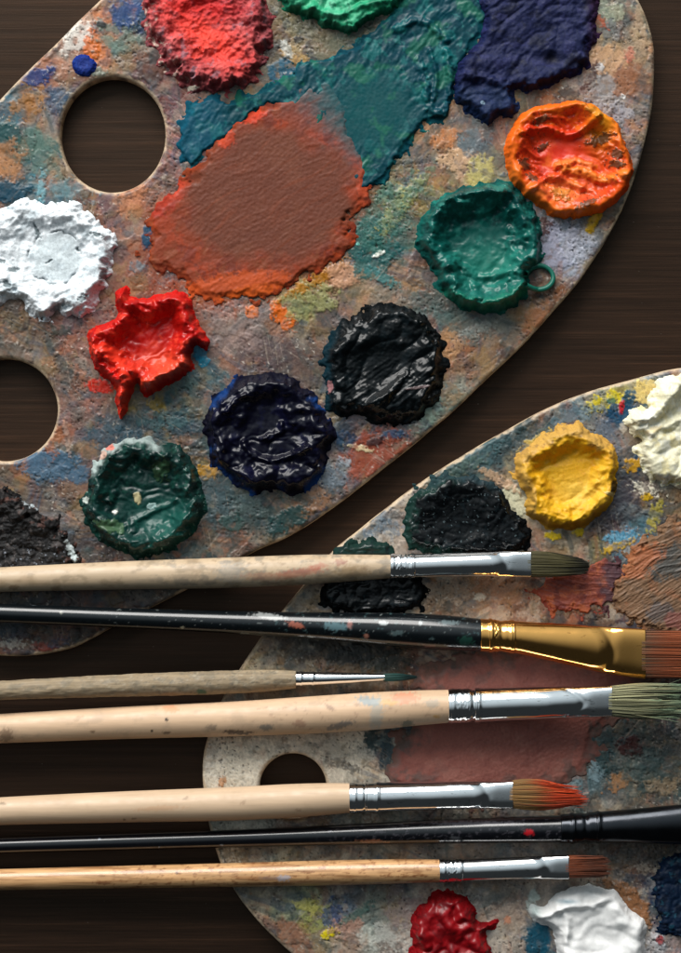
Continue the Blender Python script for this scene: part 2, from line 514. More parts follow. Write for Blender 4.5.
# ------------------------------------------------------------------ paint piles
class Pile:
    def __init__(self, pts, step=0.6, pad=6, seed=1, rag=3.0, rsc=10.0, n=6):
        pad = 12
        poly = catmull(pts, n)
        lo = poly.min(0) - pad; hi = poly.max(0) + pad
        self.X, self.Y = np.meshgrid(np.arange(lo[0], hi[0], step), np.arange(lo[1], hi[1], step))
        X, Y = self.X, self.Y
        self.s = seed; self.step = step
        wx = X + fbm(X, Y, rsc, 3, seed + 1, 0.5) * rag
        wy = Y + fbm(X, Y, rsc, 3, seed + 2, 0.5) * rag
        self.D = sdf_poly(wx, wy, poly)
        self.cx, self.cy = poly.mean(0)
        self.H = np.zeros(X.shape); self.minh = 1.0; self.foot = 0.8; self.film = 4.5; self.fh = 1.4
        self.C = np.zeros(X.shape + (3,))

    def bowl(self, rim_h, rim_w, floor_h, bowl_w, tilt=(0, 0), var=0.35, vsc=38, soft=1.0):
        X, Y, D, s = self.X, self.Y, self.D, self.s
        v = 1 + fbm(X, Y, vsc, 3, s + 11) * var
        e = np.clip(D / rim_w, 0, 1)
        rnd = np.clip(1 - (1 - e) ** 2, 0, 1) ** 0.7
        slo = e ** 1.2 * (2.2 - 1.2 * e)
        self.lip = rnd + (np.clip(slo, 0, 1) - rnd) * soft
        Dw = D + fbm(X, Y, 20, 3, s + 12) * rim_w * 0.55
        b = sstep(rim_w * 0.75, rim_w + bowl_w, Dw)
        self.b = b
        R = max(np.ptp(X), np.ptp(Y)) / 2
        t = 1 + tilt[0] * (X - self.cx) / R + tilt[1] * (Y - self.cy) / R
        self.H = self.lip * (rim_h * v * t * (1 - b) + floor_h * b)
        return self

    def add(self, h):
        self.H = self.H + h * self.lip
        return self

    def lumps(self, amp, sc, where=None, o=2):
        n = ridged(self.X + fbm(self.X, self.Y, sc * 1.5, 2, self.s + 23) * sc * .5, self.Y, sc, o, self.s + 21, .4) - 0.45
        self.add(n * amp * (1 if where is None else where))
        return self

    def comb(self, amp, deg, long, short, where=None, warp=8, curl=None, seed=0):
        n = strokes(self.X, self.Y, deg, long, short, self.s + 31 + seed, warp, curl)
        n = np.where(n > 0, n, n * 0.6)
        self.last = n
        self.add(n * amp * (1 if where is None else where))
        return self

    def folds(self, amp, sc, deg=0, aniso=1.0, warp=8, where=None, seed=0, power=.7):
        """soft rounded rolls of paint with creases between them"""
        X, Y, s = self.X, self.Y, self.s + 200 + seed
        wx = fbm(X, Y, sc * 2.2, 2, s + 1) * warp; wy = fbm(X, Y, sc * 2.2, 2, s + 2) * warp
        a, b = rot(X + wx, Y + wy, deg)
        n = np.abs(perlin(a / (sc * aniso), b / sc, s)) ** power
        self.fold = n
        self.add((n - .35) * amp * (1 if where is None else where))
        return self

    def smooth(self, sig):
        r = int(sig * 3 / self.step) + 1
        k = np.exp(-0.5 * (np.arange(-r, r + 1) * self.step / sig) ** 2); k /= k.sum()
        H = np.pad(self.H, r, mode='edge')
        H = sum(k[i] * H[i:i + self.H.shape[0], :] for i in range(2 * r + 1))
        self.H = sum(k[i] * H[:, i:i + self.H.shape[1]] for i in range(2 * r + 1))
        return self

    def fine(self, amp, sc=3.0):
        self.add(fbm(self.X, self.Y, sc, 3, self.s + 41, 0.6) * amp)
        return self

    def base(self, c):
        self.C[:] = lin(c); return self

    def tint(self, c, m):
        self.C = mix(self.C, lin(c), np.clip(m, 0, 1)); return self

    def cloud(self, c, sc, lo, hi, op=1.0, seed=0, o=4, where=None):
        m = sstep(lo, hi, fbm(self.X, self.Y, sc, o, self.s + 61 + seed, 0.6)) * op
        return self.tint(c, m if where is None else m * where)

    def spot(self, c, x, y, rx, ry, ang=0, op=1.0, h=0.0, rag=0.4, soft=0.2, seed=0):
        m = splat(self.X, self.Y, x, y, rx, ry, ang, self.s + 300 + seed, rag, soft)
        self.tint(c, m * op)
        if h: self.add(m * h)
        return self

    def mound(self, x, y, rx, ry, ang, h, p=1.0):
        dx, dy = rot(self.X - x, self.Y - y, ang)
        r = np.hypot(dx / rx, dy / ry)
        self.add(h * np.exp(-(r ** 2) * 1.2) ** p)
        return self

    def ridge(self, pts, w, h, c=None, sharp=1.0):
        """a lip or crease of paint along a line"""
        P = catmull(pts, 8, closed=False)
        d2 = np.full(self.X.shape, 1e9)
        for i in range(len(P) - 1):
            ax, ay = P[i]; bx, by = P[i + 1]
            ex, ey = bx - ax, by - ay
            t = np.clip(((self.X - ax) * ex + (self.Y - ay) * ey) / (ex * ex + ey * ey + 1e-9), 0, 1)
            np.minimum(d2, (self.X - ax - t * ex) ** 2 + (self.Y - ay - t * ey) ** 2, out=d2)
        d = np.sqrt(d2) + fbm(self.X, self.Y, 6, 3, self.s + 77) * w * 0.45
        m = 1 - sstep(0, w, np.maximum(d, 0))
        self.add(m ** sharp * h)
        if c is not None: self.tint(c, m)
        return self

    def floor(self):
        """the hollow never quite reaches the board: a thin skin of paint stays, still uneven"""
        m = self.minh * self.lip
        d = (self.H - m) / 1.6
        return m + 1.6 * np.logaddexp(0, d) * np.clip(self.lip * 1.2, 0, 1)

    def build(self, name, mat, zb, parent=None, origin=None, label=None, cat='paint', group=None):
        Z = zb - 0.6 + self.floor() + 0.6 * self.lip + self.foot * sstep(0, 1.3, self.D)
        # a thin scraped film runs out past the pile; the board's own relief breaks it up
        n = fbm(self.X, self.Y, 13, 3, self.s + 95, 0.45)
        D2 = self.D + self.film * np.clip(0.35 + 1.5 * n, -0.3, 1.3) if self.film > 0 else self.D
        Z = Z + (self.fh * sstep(0, 3.0, D2) * (1 - 0.6 * self.lip) + 0.25 * fbm(self.X, self.Y, 4, 2, self.s + 96) * (1 - self.lip) if self.film > 0 else 0)
        wet = sstep(1.5, 9.0, self.D + fbm(self.X, self.Y, 9, 3, self.s + 88) * 5)
        V, F, C, wet = sheet(self.X, self.Y, Z, self.C, D2, zb, alpha=wet)
        zr = T1
        if origin is None:
            k = k_at(zr)
            origin = ((self.cx - CX) * k * U, (CY - self.cy) * k * U, zb * U)
            me = raw_mesh(name, to_world(V, zr, origin), F, C, extra=wet)
            o = link(name, me, mat, None, origin)
            tag(o, label, cat, group)
        else:
            me = raw_mesh(name, to_world(V, zr, origin), F, C, extra=wet)
            o = link(name, me, mat, parent)
            if label: o['label'] = label
        self.origin = origin
        return o


def tube(path, radii, seg=12, cap=True):
    """round tube along a 3-D path (u)"""
    P = np.asarray(path, float); n = len(P)
    Tn = np.gradient(P, axis=0); Tn /= np.linalg.norm(Tn, axis=1)[:, None] + 1e-9
    up = np.array([0, 0, 1.0]); V = []
    for i in range(n):
        a = np.cross(Tn[i], up)
        if np.linalg.norm(a) < 1e-3: a = np.array([1.0, 0, 0])
        a /= np.linalg.norm(a); b = np.cross(a, Tn[i])
        for j in range(seg):
            t = 2 * math.pi * j / seg
            V.append(P[i] + radii[i] * (math.cos(t) * a + math.sin(t) * b))
    F = []
    for i in range(n - 1):
        for j in range(seg):
            F.append((i * seg + j, i * seg + (j + 1) % seg, (i + 1) * seg + (j + 1) % seg, (i + 1) * seg + j))
    return np.array(V), np.array(F)

# ------------------------------------------------------------------ brushes
def interp(st, x):
    st = np.asarray(st, float)
    out = []
    xs = st[:, 0]
    for c in range(1, st.shape[1]):
        # monotone-ish cubic through the stations
        y = st[:, c]
        m = np.gradient(y, xs)
        i = np.clip(np.searchsorted(xs, x) - 1, 0, len(xs) - 2)
        h = xs[i + 1] - xs[i]; t = np.clip((x - xs[i]) / h, 0, 1)
        t2, t3 = t * t, t ** 3
        out.append((2 * t3 - 3 * t2 + 1) * y[i] + (t3 - 2 * t2 + t) * h * m[i] + (-2 * t3 + 3 * t2) * y[i + 1] + (t3 - t2) * h * m[i + 1])
    return out


def metal_mat(name, col, rough, grime=(60, 58, 52)):
    m, nt, b = new_mat(name)
    tc = nt.nodes.new('ShaderNodeTexCoord')
    n = noise_node(nt, tc.outputs['Object'], 500, 5, 0.7, (0.5, 1.4, 1.4))
    n2 = noise_node(nt, tc.outputs['Object'], 160, 5, 0.65)
    cr = nt.nodes.new('ShaderNodeMix'); cr.data_type = 'RGBA'
    cr.inputs[6].default_value = (*lin(col), 1); cr.inputs[7].default_value = (*lin(grime), 1)
    nt.links.new(ramp(nt, n.outputs['Fac'], 0.60, 0.72, 0.0, 0.7), cr.inputs['Factor'])
    nt.links.new(cr.outputs[2], b.inputs['Base Color'])
    b.inputs['Metallic'].default_value = 1.0
    nt.links.new(ramp(nt, n2.outputs['Fac'], 0.35, 0.7, rough * 0.85, rough * 1.3), b.inputs['Roughness'])
    bp = nt.nodes.new('ShaderNodeBump'); bp.inputs['Strength'].default_value = 0.03; bp.inputs['Distance'].default_value = 0.0004
    nt.links.new(n2.outputs['Fac'], bp.inputs['Height']); nt.links.new(bp.outputs['Normal'], b.inputs['Normal'])
    return m


def handle_mat(name, rough, coat, grain=0.2, bump=0.15):
    m, nt, b = new_mat(name)
    at = nt.nodes.new('ShaderNodeAttribute'); at.attribute_name = 'pigment'
    tc = nt.nodes.new('ShaderNodeTexCoord')
    n1 = noise_node(nt, tc.outputs['Object'], 900, 4, 0.6, (0.05, 1, 1))
    n2 = noise_node(nt, tc.outputs['Object'], 350, 4, 0.6)
    g = ramp(nt, n1.outputs['Fac'], 0.3, 0.7, 1 - grain, 1 + grain * 0.6)
    mx = nt.nodes.new('ShaderNodeMix'); mx.data_type = 'RGBA'; mx.blend_type = 'MULTIPLY'; mx.inputs['Factor'].default_value = 1
    cmb = nt.nodes.new('ShaderNodeCombineColor')
    for s in ('Red', 'Green', 'Blue'): nt.links.new(g, cmb.inputs[s])
    nt.links.new(at.outputs['Color'], mx.inputs[6]); nt.links.new(cmb.outputs['Color'], mx.inputs[7])
    nt.links.new(mx.outputs[2], b.inputs['Base Color'])
    nt.links.new(ramp(nt, n2.outputs['Fac'], 0.3, 0.7, rough * 0.8, rough * 1.25), b.inputs['Roughness'])
    b.inputs['Coat Weight'].default_value = coat; b.inputs['Coat Roughness'].default_value = 0.12
    bp = nt.nodes.new('ShaderNodeBump'); bp.inputs['Strength'].default_value = bump; bp.inputs['Distance'].default_value = 0.0003
    nt.links.new(n1.outputs['Fac'], bp.inputs['Height']); nt.links.new(bp.outputs['Normal'], b.inputs['Normal'])
    return m


def hair_mat():
    m, nt, b = new_mat('brush_hair')
    at = nt.nodes.new('ShaderNodeAttribute'); at.attribute_name = 'pigment'
    nt.links.new(at.outputs['Color'], b.inputs['Base Color'])
    b.inputs['Roughness'].default_value = 0.42
    b.inputs['Specular IOR Level'].default_value = 0.45
    return m


M_SILVER = metal_mat('nickel_plated_ferrule', (244, 244, 244), 0.12)
M_GOLD = metal_mat('brass_plated_ferrule', (255, 188, 104), 0.13, (120, 66, 22))
M_BLACKMETAL = metal_mat('black_lacquered_ferrule', (58, 60, 64), 0.22, (30, 30, 34))
M_RAW = handle_mat('raw_wood_handle', 0.48, 0.0, 0.10, 0.10)
M_ROUGHWOOD = handle_mat('weathered_wood_handle', 0.7, 0.0, 0.3, 0.5)
M_VARNISH = handle_mat('varnished_wood_handle', 0.32, 0.25, 0.35, 0.06)
M_LACQUER = handle_mat('black_lacquer_handle', 0.2, 0.3, 0.06, 0.03)
M_HAIR = hair_mat()


class Brush:
    def __init__(self, label, x0, axis_z):
        """axis_z(x): height of the brush axis above the table"""
        self.az = axis_z
        z = float(axis_z(np.array([x0]))[0])
        self.x0 = x0
        self.label = label
        self.root = None

    def start(self, y0):
        z = float(self.az(np.array([self.x0]))[0]); k = k_at(z)
        self.org = ((self.x0 - CX) * k * U, (CY - y0) * k * U, 0.0)
        self.root = empty('paintbrush', self.org)
        tag(self.root, self.label, 'paintbrush', 'paintbrushes laid side by side')

    def world(self, x, y, dz):
        """photo position x, y plus height dz over the axis"""
        z = self.az(x)
        k = k_at(z)
        return np.stack([(x - CX) * k * U - self.org[0], (CY - y) * k * U - self.org[1], (z + dz) * U], -1)

    def loft(self, name, mat, xs, yc, ry, rz, parent, pw=2.0, seg=56, col=None, disp=None, shape=None, cap=(True, True)):
        n = len(xs)
        th = np.linspace(0, 2 * np.pi, seg, endpoint=False)
        Xg = np.repeat(xs[:, None], seg, 1)
        c, s = np.cos(th)[None], np.sin(th)[None]
        p = np.broadcast_to(np.asarray(pw, float).reshape(-1, 1), (n, 1))
        cc = np.sign(c) * np.abs(c) ** (2 / p); ss = np.sign(s) * np.abs(s) ** (2 / p)
        d = np.zeros((n, seg)) if disp is None else disp(Xg, np.repeat(th[None], n, 0))
        RY = ry[:, None] + d; RZ = rz[:, None] + d
        if shape is not None: RY, RZ = shape(Xg, cc, ss, RY, RZ)
        Yg = yc[:, None] + cc * RY
        Zg = ss * RZ
        V = self.world(Xg, Yg, Zg).reshape(-1, 3)
        i = np.arange(n - 1)[:, None]; j = np.arange(seg)[None]; j2 = (j + 1) % seg
        F = np.stack([i * seg + j, i * seg + j2, (i + 1) * seg + j2, (i + 1) * seg + j], -1).reshape(-1, 4)
        C = None
        if col is not None: C = col(Xg, Yg, ss + 0 * Xg).reshape(-1, 3)
        nv = len(V)
        ends = []
        for k, e in ((0, cap[0]), (n - 1, cap[1])):
            if not e: continue
            ctr = V[k * seg:(k + 1) * seg].mean(0)
            V = np.vstack([V, ctr])
            r = k * seg + np.arange(seg)
            m = len(V) - 1
            r2 = np.roll(r, -1)
            a = np.stack([r2, r, np.full(seg, m), np.full(seg, m)], 1)[:, [0, 1, 2, 3]]
            if C is not None: C = np.vstack([C, C[k * seg]])
            ends.append((a, k))
        tris = []
        me = bpy.data.meshes.new(name)
        faces = F.tolist()
        for a, k in ends:
            for q in a.tolist():
                t = q[:3] if k == 0 else [q[1], q[0], q[2]]
                faces.append(t)
        me.from_pydata(V.tolist(), [], faces)
        me.update()
        me.polygons.foreach_set('use_smooth', np.ones(len(faces), bool))
        if C is not None:
            at = me.color_attributes.new('pigment', 'FLOAT_COLOR', 'POINT')
            A = np.ones((len(V), 4), np.float32); A[:, :3] = np.clip(C, 0, 0.95)
            at.data.foreach_set('color', A.ravel())
        return link(name, me, mat, parent)

    def handle(self, st, mat, base, stains=(), seed=0, grime=(), step=1.2, scuff=0.0, disp_amp=0.0, grain=None):
        st = np.asarray(st, float)
        xs = np.concatenate([np.arange(st[0, 0], -30, 8.0), np.arange(-30, st[-1, 0], step), [st[-1, 0]]])
        yc, r = interp(st, xs)
        e = np.clip((xs - st[0, 0]) / 14.0, 0, 1); r = r * np.sqrt(1 - (1 - e) ** 2 + 1e-3)

        def col(X, Y, S):
            # unrolled skin of the handle: along x, around v
            v = Y + np.where(S < 0, 60 - 0, 0)
            c = np.tile(lin(base), X.shape + (1,))
            n = fbm(X * 0.08, v, 5, 4, seed)
            c = c * (1 + 0.10 * n)[..., None]
            if grain is not None:
                g = sstep(0.0, 0.45, fbm(X * 0.05 + fbm(X, v, 90, 2, seed + 8) * 3, v * 1.0, 2.6, 4, seed + 6))
                c = mix(c, lin(grain), g * 0.6)
            for (cc, lo, hi, sc, op, xa, xb) in grime:
                m = sstep(lo, hi, fbm(X * 0.5, v, sc, 5, seed + int(sc * 10), 0.65)) * op * sstep(xa - 30, xa + 30, X) * (1 - sstep(xb - 1, xb + 1, X))
                c = mix(c, lin(cc), m)
            for i, (x, y, rx, ry_, a, cc, op) in enumerate(stains):
                m = splat(X, v, x, y, rx, ry_, a, seed + 60 + i, 0.7, 0.3, 3.0)
                c = mix(c, lin(cc), m * op)
            return c
        disp = None
        if disp_amp:
            disp = lambda X, T: fbm(X * 0.4, T * 12, 6, 4, seed + 90) * disp_amp
        self.loft('handle', mat, xs, yc, r, r, self.root, seg=72, col=col, disp=disp)

    def ferrule(self, st, mat, crimps, flat=None, seed=0, emboss=None, seg=72):
        """st: x, y centre, half width, half thickness; flat = (x of the fold, bow) where the tube is pressed flat"""
        st = np.asarray(st, float)
        xs = np.arange(st[0, 0], st[-1, 0] + 0.01, 0.6)
        yc, ry, rz = interp(st, xs)
        f = np.zeros(len(xs))
        for (cx_, w, a) in crimps:
            f += a * np.exp(-((xs - cx_) / w) ** 2)
        ry = ry + f; rz = rz + f
        ry[0] -= 0.8; rz[0] -= 0.8
        pw = np.full(len(xs), 2.0)
        shape = None
        if flat is not None:
            xf, bow, thin, wd = flat
            e = sstep(xf - 5, xf + 9, xs)
            pw = 2.0 + 1.4 * e

            def shape(X, c, s, RY, RZ):
                b = sstep(xf - wd, xf + 2, X + bow * (np.abs(c) ** 2))
                # a pinched valley just before the flat mouth
                v = np.exp(-((X - xf + 3 + bow * np.abs(c) ** 2) / 4.0) ** 2) * 0.10
                return RY, RZ * (1 - b * (1 - thin)) * (1 - v)

        def disp(X, T):
            d = fbm(X, T * 14, 40, 2, seed) * 0.3
            if emboss is not None:
                a, b, amp = emboss
                m = sstep(a, a + 1.5, X) * (1 - sstep(b - 1.5, b, X))
                d = d + m * amp * np.clip(ridged(X, T * 10, 5.0, 2, seed + 4) - 0.4, 0, 1)
            return d
        return self.loft('ferrule', mat, xs, yc, ry, rz, self.root, pw=pw, seg=seg, disp=disp, shape=shape)

    def band(self, parent, mat, x, yc, r, w=1.6, h=0.9):
        xs = np.linspace(x - w, x + w, 9)
        t = (xs - x) / w
        rr = r + h * np.sqrt(np.clip(1 - t * t, 0, 1)) - 0.4
        self.loft('crimp_ring', mat, xs, np.full(9, float(yc)), rr, rr, parent, seg=56)

    def bristles(self, x0, yc, w, thick, tip, n, base, tipc, seed=0, r=0.42, bulge=0.0, core=None, ramp_at=0.5, stray=6, tip_noise=3.0, tipw=0.8, tipth=0.6, mid=None, colvar=0.16, tipz=0.0, clump=0.55):
        """tip(v) -> (x, y) of the hair ends across the brush, v in -1..1"""
        rng = np.random.default_rng(seed)
        K = 9
        ncl = 34; clv = rng.uniform(-1, 1, ncl); clu = rng.uniform(-1, 1, ncl); clx = rng.normal(0, tip_noise * .8, ncl)
        ts = np.linspace(0, 1, K)
        Vs = []; Fs = []; Cs = []; nv = 0
        b_, t_ = lin(base), lin(tipc)
        m_ = None if mid is None else lin(mid)
        for i in range(n):
            a = rng.uniform(0, 2 * math.pi); q = math.sqrt(rng.uniform(0.15, 1))
            v = math.cos(a) * q; u = math.sin(a) * q
            v = np.sign(v) * abs(v) ** 0.8
            tx, ty = tip(v)
            # hairs on the outside of the tuft end a little earlier: rounded tip
            tx -= abs(u) ** 3 * tip_noise * 1.5 + abs(rng.normal(0, tip_noise))
            ty += rng.normal(0, 0.7)
            ci = int(rng.integers(0, ncl)); cv, cu = clv[ci], clu[ci]
            jj = np.argmin((clv - v) ** 2 + (clu - u) ** 2); cv, cu = clv[jj], clu[jj]
            cty = tip(cv)[1]
            ty = ty + (cty - ty) * clump; tx += clx[jj]
            uz = u + (cu - u) * clump
            wild = i < stray
            if wild:
                ty += rng.normal(0, 6) ; tx += rng.uniform(-4, 8)
            x = x0 - 3 + (tx - x0 + 3) * ts
            lat0 = yc + v * w
            y = lat0 + (ty - lat0) * ts ** 1.5 + v * bulge * np.sin(np.pi * np.minimum(ts * 1.1, 1)) ** 1
            zz = (u + (uz - u) * ts ** 1.5) * thick * (1 - (1 - tipth) * ts ** 2) + u * bulge * 0.8 * np.sin(np.pi * ts) + tipz * ts ** 2
            ph = rng.uniform(0, 6.28)
            y = y + np.sin(ts * 5 + ph) * 0.4 * ts; zz = zz + np.cos(ts * 4 + ph) * 0.4 * ts
            rad = r * rng.uniform(0.75, 1.2) * (1 - 0.65 * ts ** 3)
            rad = rad * (0.6 if wild else 1)
            ctr = self.world(x, y, zz)
            ang = np.array([math.pi / 2, math.pi / 2 + 2.094, math.pi / 2 + 4.189])
            off = np.stack([np.zeros(3), np.cos(ang), np.sin(ang)], 1)
            V = (ctr[:, None, :] + off[None] * (rad[:, None, None] * U)).reshape(-1, 3)
            j = np.arange(3); j2 = (j + 1) % 3
            for k in range(K - 1):
                Fs.append(np.stack([nv + k * 3 + j, nv + (k + 1) * 3 + j, nv + (k + 1) * 3 + j2, nv + k * 3 + j2], 1))
            f = np.clip((ts - ramp_at + rng.normal(0, 0.08)) / 0.3 + 0.5, 0, 1)[:, None]
            c = b_ + (t_ - b_) * f
            if m_ is not None:
                g = np.exp(-((ts - 0.45 + rng.normal(0, 0.07)) / 0.22) ** 2)[:, None]
                c = c + (m_ - c) * g
            c = c * (1 + rng.normal(0, colvar))
            Cs.append(np.repeat(c, 3, 0)); Vs.append(V); nv += K * 3
        # dense heart of the tuft so that no light comes through
        S = 20; M = 12
        for k in range(M):
            t = k / (M - 1) * 0.74
            ring = []
            for j in range(S):
                a = 2 * math.pi * j / S
                v = math.cos(a) * 0.86; u = math.sin(a) * 0.8
                tx, ty = tip(v)
                x = x0 - 3 + (tx - x0 + 3) * t * 0.93
                y = yc + v * w + (ty - yc - v * w) * t ** 1.5 + v * bulge * math.sin(math.pi * min(t * 1.1, 1))
                z = u * thick * (1 - (1 - tipth) * t * t) + u * bulge * 0.8 * math.sin(math.pi * t) + tipz * t * t
                if k == M - 1: y = yc + (y - yc) * 0.6; z *= 0.2
                ring.append((x, y, z))
            R = np.array(ring)
            Vs.append(self.world(R[:, 0], R[:, 1], R[:, 2]))
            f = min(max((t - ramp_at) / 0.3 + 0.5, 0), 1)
            Cs.append(np.tile((b_ + (t_ - b_) * f) * 0.35, (S, 1)))  # darkened hair colour: shade between the hairs is painted into the core
            if k:
                j = np.arange(S); j2 = (j + 1) % S
                p0 = nv - S
                Fs.append(np.stack([p0 + j, p0 + j2, nv + j2, nv + j], 1))
            nv += S
        me = raw_mesh('bristles', np.concatenate(Vs), np.concatenate(Fs), np.concatenate(Cs))
        link('bristles', me, M_HAIR, self.root)

# ================================================================== CONTENT
build_table()

# ---- first palette -------------------------------------------------
OUT1 = [(100, 0), (52, 48), (0, 100), (-40, 150), (-80, 230), (-105, 330), (-112, 430), (-100, 540), (-70, 610), (-25, 648), (20, 656), (62, 650),
        (92, 638), (130, 617), (180, 592), (250, 553), (290, 535), (330, 509), (380, 471), (430, 430), (480, 385), (530, 336), (575, 285), (610, 232),
        (632, 185), (645, 140), (652, 100), (654, 60), (650, 30), (638, 0), (605, -55), (540, -105), (450, -130), (330, -125), (230, -90), (155, -45)]
H1 = [(75, 40, 205, 190, 178), (90, 45, 205, 130, 90), (110, 20, 190, 128, 92), (112, 38, 105, 125, 115), (125, 12, 60, 88, 130), (50, 75, 165, 120, 100),
      (60, 55, 172, 128, 108), (40, 105, 160, 115, 70), (30, 100, 170, 124, 85), (10, 110, 80, 125, 140), (60, 100, 76, 98, 120), (10, 160, 160, 118, 85),
      (35, 150, 95, 122, 112), (50, 170, 85, 115, 115), (10, 192, 36, 80, 96), (45, 190, 80, 132, 146), (130, 60, 122, 98, 86), (150, 90, 138, 88, 86),
      (170, 150, 172, 118, 108), (100, 205, 152, 108, 96), (130, 215, 170, 116, 100), (130, 192, 182, 128, 104), (145, 240, 165, 132, 116),
      (120, 270, 156, 112, 97), (15, 335, 128, 102, 86), (40, 350, 120, 100, 86), (70, 380, 138, 110, 98), (75, 330, 156, 113, 102), (85, 420, 160, 117, 104),
      (75, 440, 165, 113, 95), (60, 450, 92, 104, 113), (50, 465, 80, 110, 135), (20, 470, 126, 110, 95), (60, 490, 118, 95, 85), (80, 510, 108, 90, 82),
      (90, 540, 86, 76, 75), (110, 430, 74, 98, 110), (170, 415, 82, 113, 117), (175, 405, 95, 118, 114), (155, 405, 158, 138, 84), (210, 390, 98, 121, 126),
      (200, 330, 146, 122, 116), (225, 320, 158, 135, 124), (240, 340, 162, 134, 122), (260, 352, 106, 88, 88), (280, 345, 146, 123, 110),
      (300, 300, 160, 150, 100), (310, 302, 148, 152, 105), (340, 280, 186, 146, 118), (330, 322, 146, 123, 110), (290, 370, 127, 109, 100),
      (310, 382, 118, 109, 92), (375, 240, 44, 108, 106), (400, 212, 86, 122, 108), (420, 190, 172, 158, 100), (390, 200, 118, 136, 109), (450, 140, 180, 134, 100),
      (470, 145, 118, 126, 130), (455, 160, 190, 158, 132), (430, 170, 148, 133, 110), (480, 170, 182, 170, 126), (430, 272, 165, 124, 96), (415, 285, 176, 134, 108),
      (400, 300, 138, 132, 118), (450, 320, 104, 118, 113), (455, 340, 172, 134, 105), (470, 330, 180, 138, 110), (480, 322, 118, 127, 123), (500, 330, 148, 148, 138),
      (510, 340, 148, 128, 110), (490, 355, 155, 123, 96), (560, 245, 158, 162, 178), (575, 240, 172, 178, 188), (545, 300, 148, 110, 82), (540, 322, 160, 118, 92),
      (590, 225, 180, 175, 166), (600, 222, 148, 134, 114), (620, 200, 138, 124, 105), (600, 60, 190, 158, 130), (625, 40, 186, 164, 136), (610, 30, 148, 138, 128),
      (640, 60, 182, 154, 126), (640, 110, 172, 145, 122), (600, 85, 163, 145, 131), (625, 82, 158, 112, 86), (610, 102, 146, 142, 146), (620, 112, 155, 150, 155),
      (560, 92, 146, 119, 92), (540, 105, 128, 118, 92), (590, 20, 164, 146, 118), (615, 15, 154, 162, 145), (420, 440, 128, 123, 105), (440, 420, 128, 145, 136),
      (400, 440, 146, 109, 91), (370, 455, 155, 88, 70), (350, 460, 156, 92, 73), (340, 440, 72, 90, 107), (395, 435, 74, 100, 122), (330, 480, 118, 127, 135),
      (310, 490, 146, 118, 100), (300, 510, 138, 109, 87), (270, 512, 90, 100, 96), (240, 540, 100, 100, 92), (230, 520, 85, 104, 104), (210, 500, 95, 109, 109),
      (220, 470, 90, 108, 104), (200, 462, 140, 120, 78), (210, 440, 77, 95, 96), (205, 545, 76, 85, 86), (60, 645, 108, 86, 77), (20, 645, 90, 90, 94),
      (270, 60, 130, 118, 100), (300, 30, 128, 122, 96), (300, 55, 168, 138, 100), (335, 60, 90, 110, 96), (-60, 400, 130, 105, 90), (-60, 560, 100, 90, 85)]
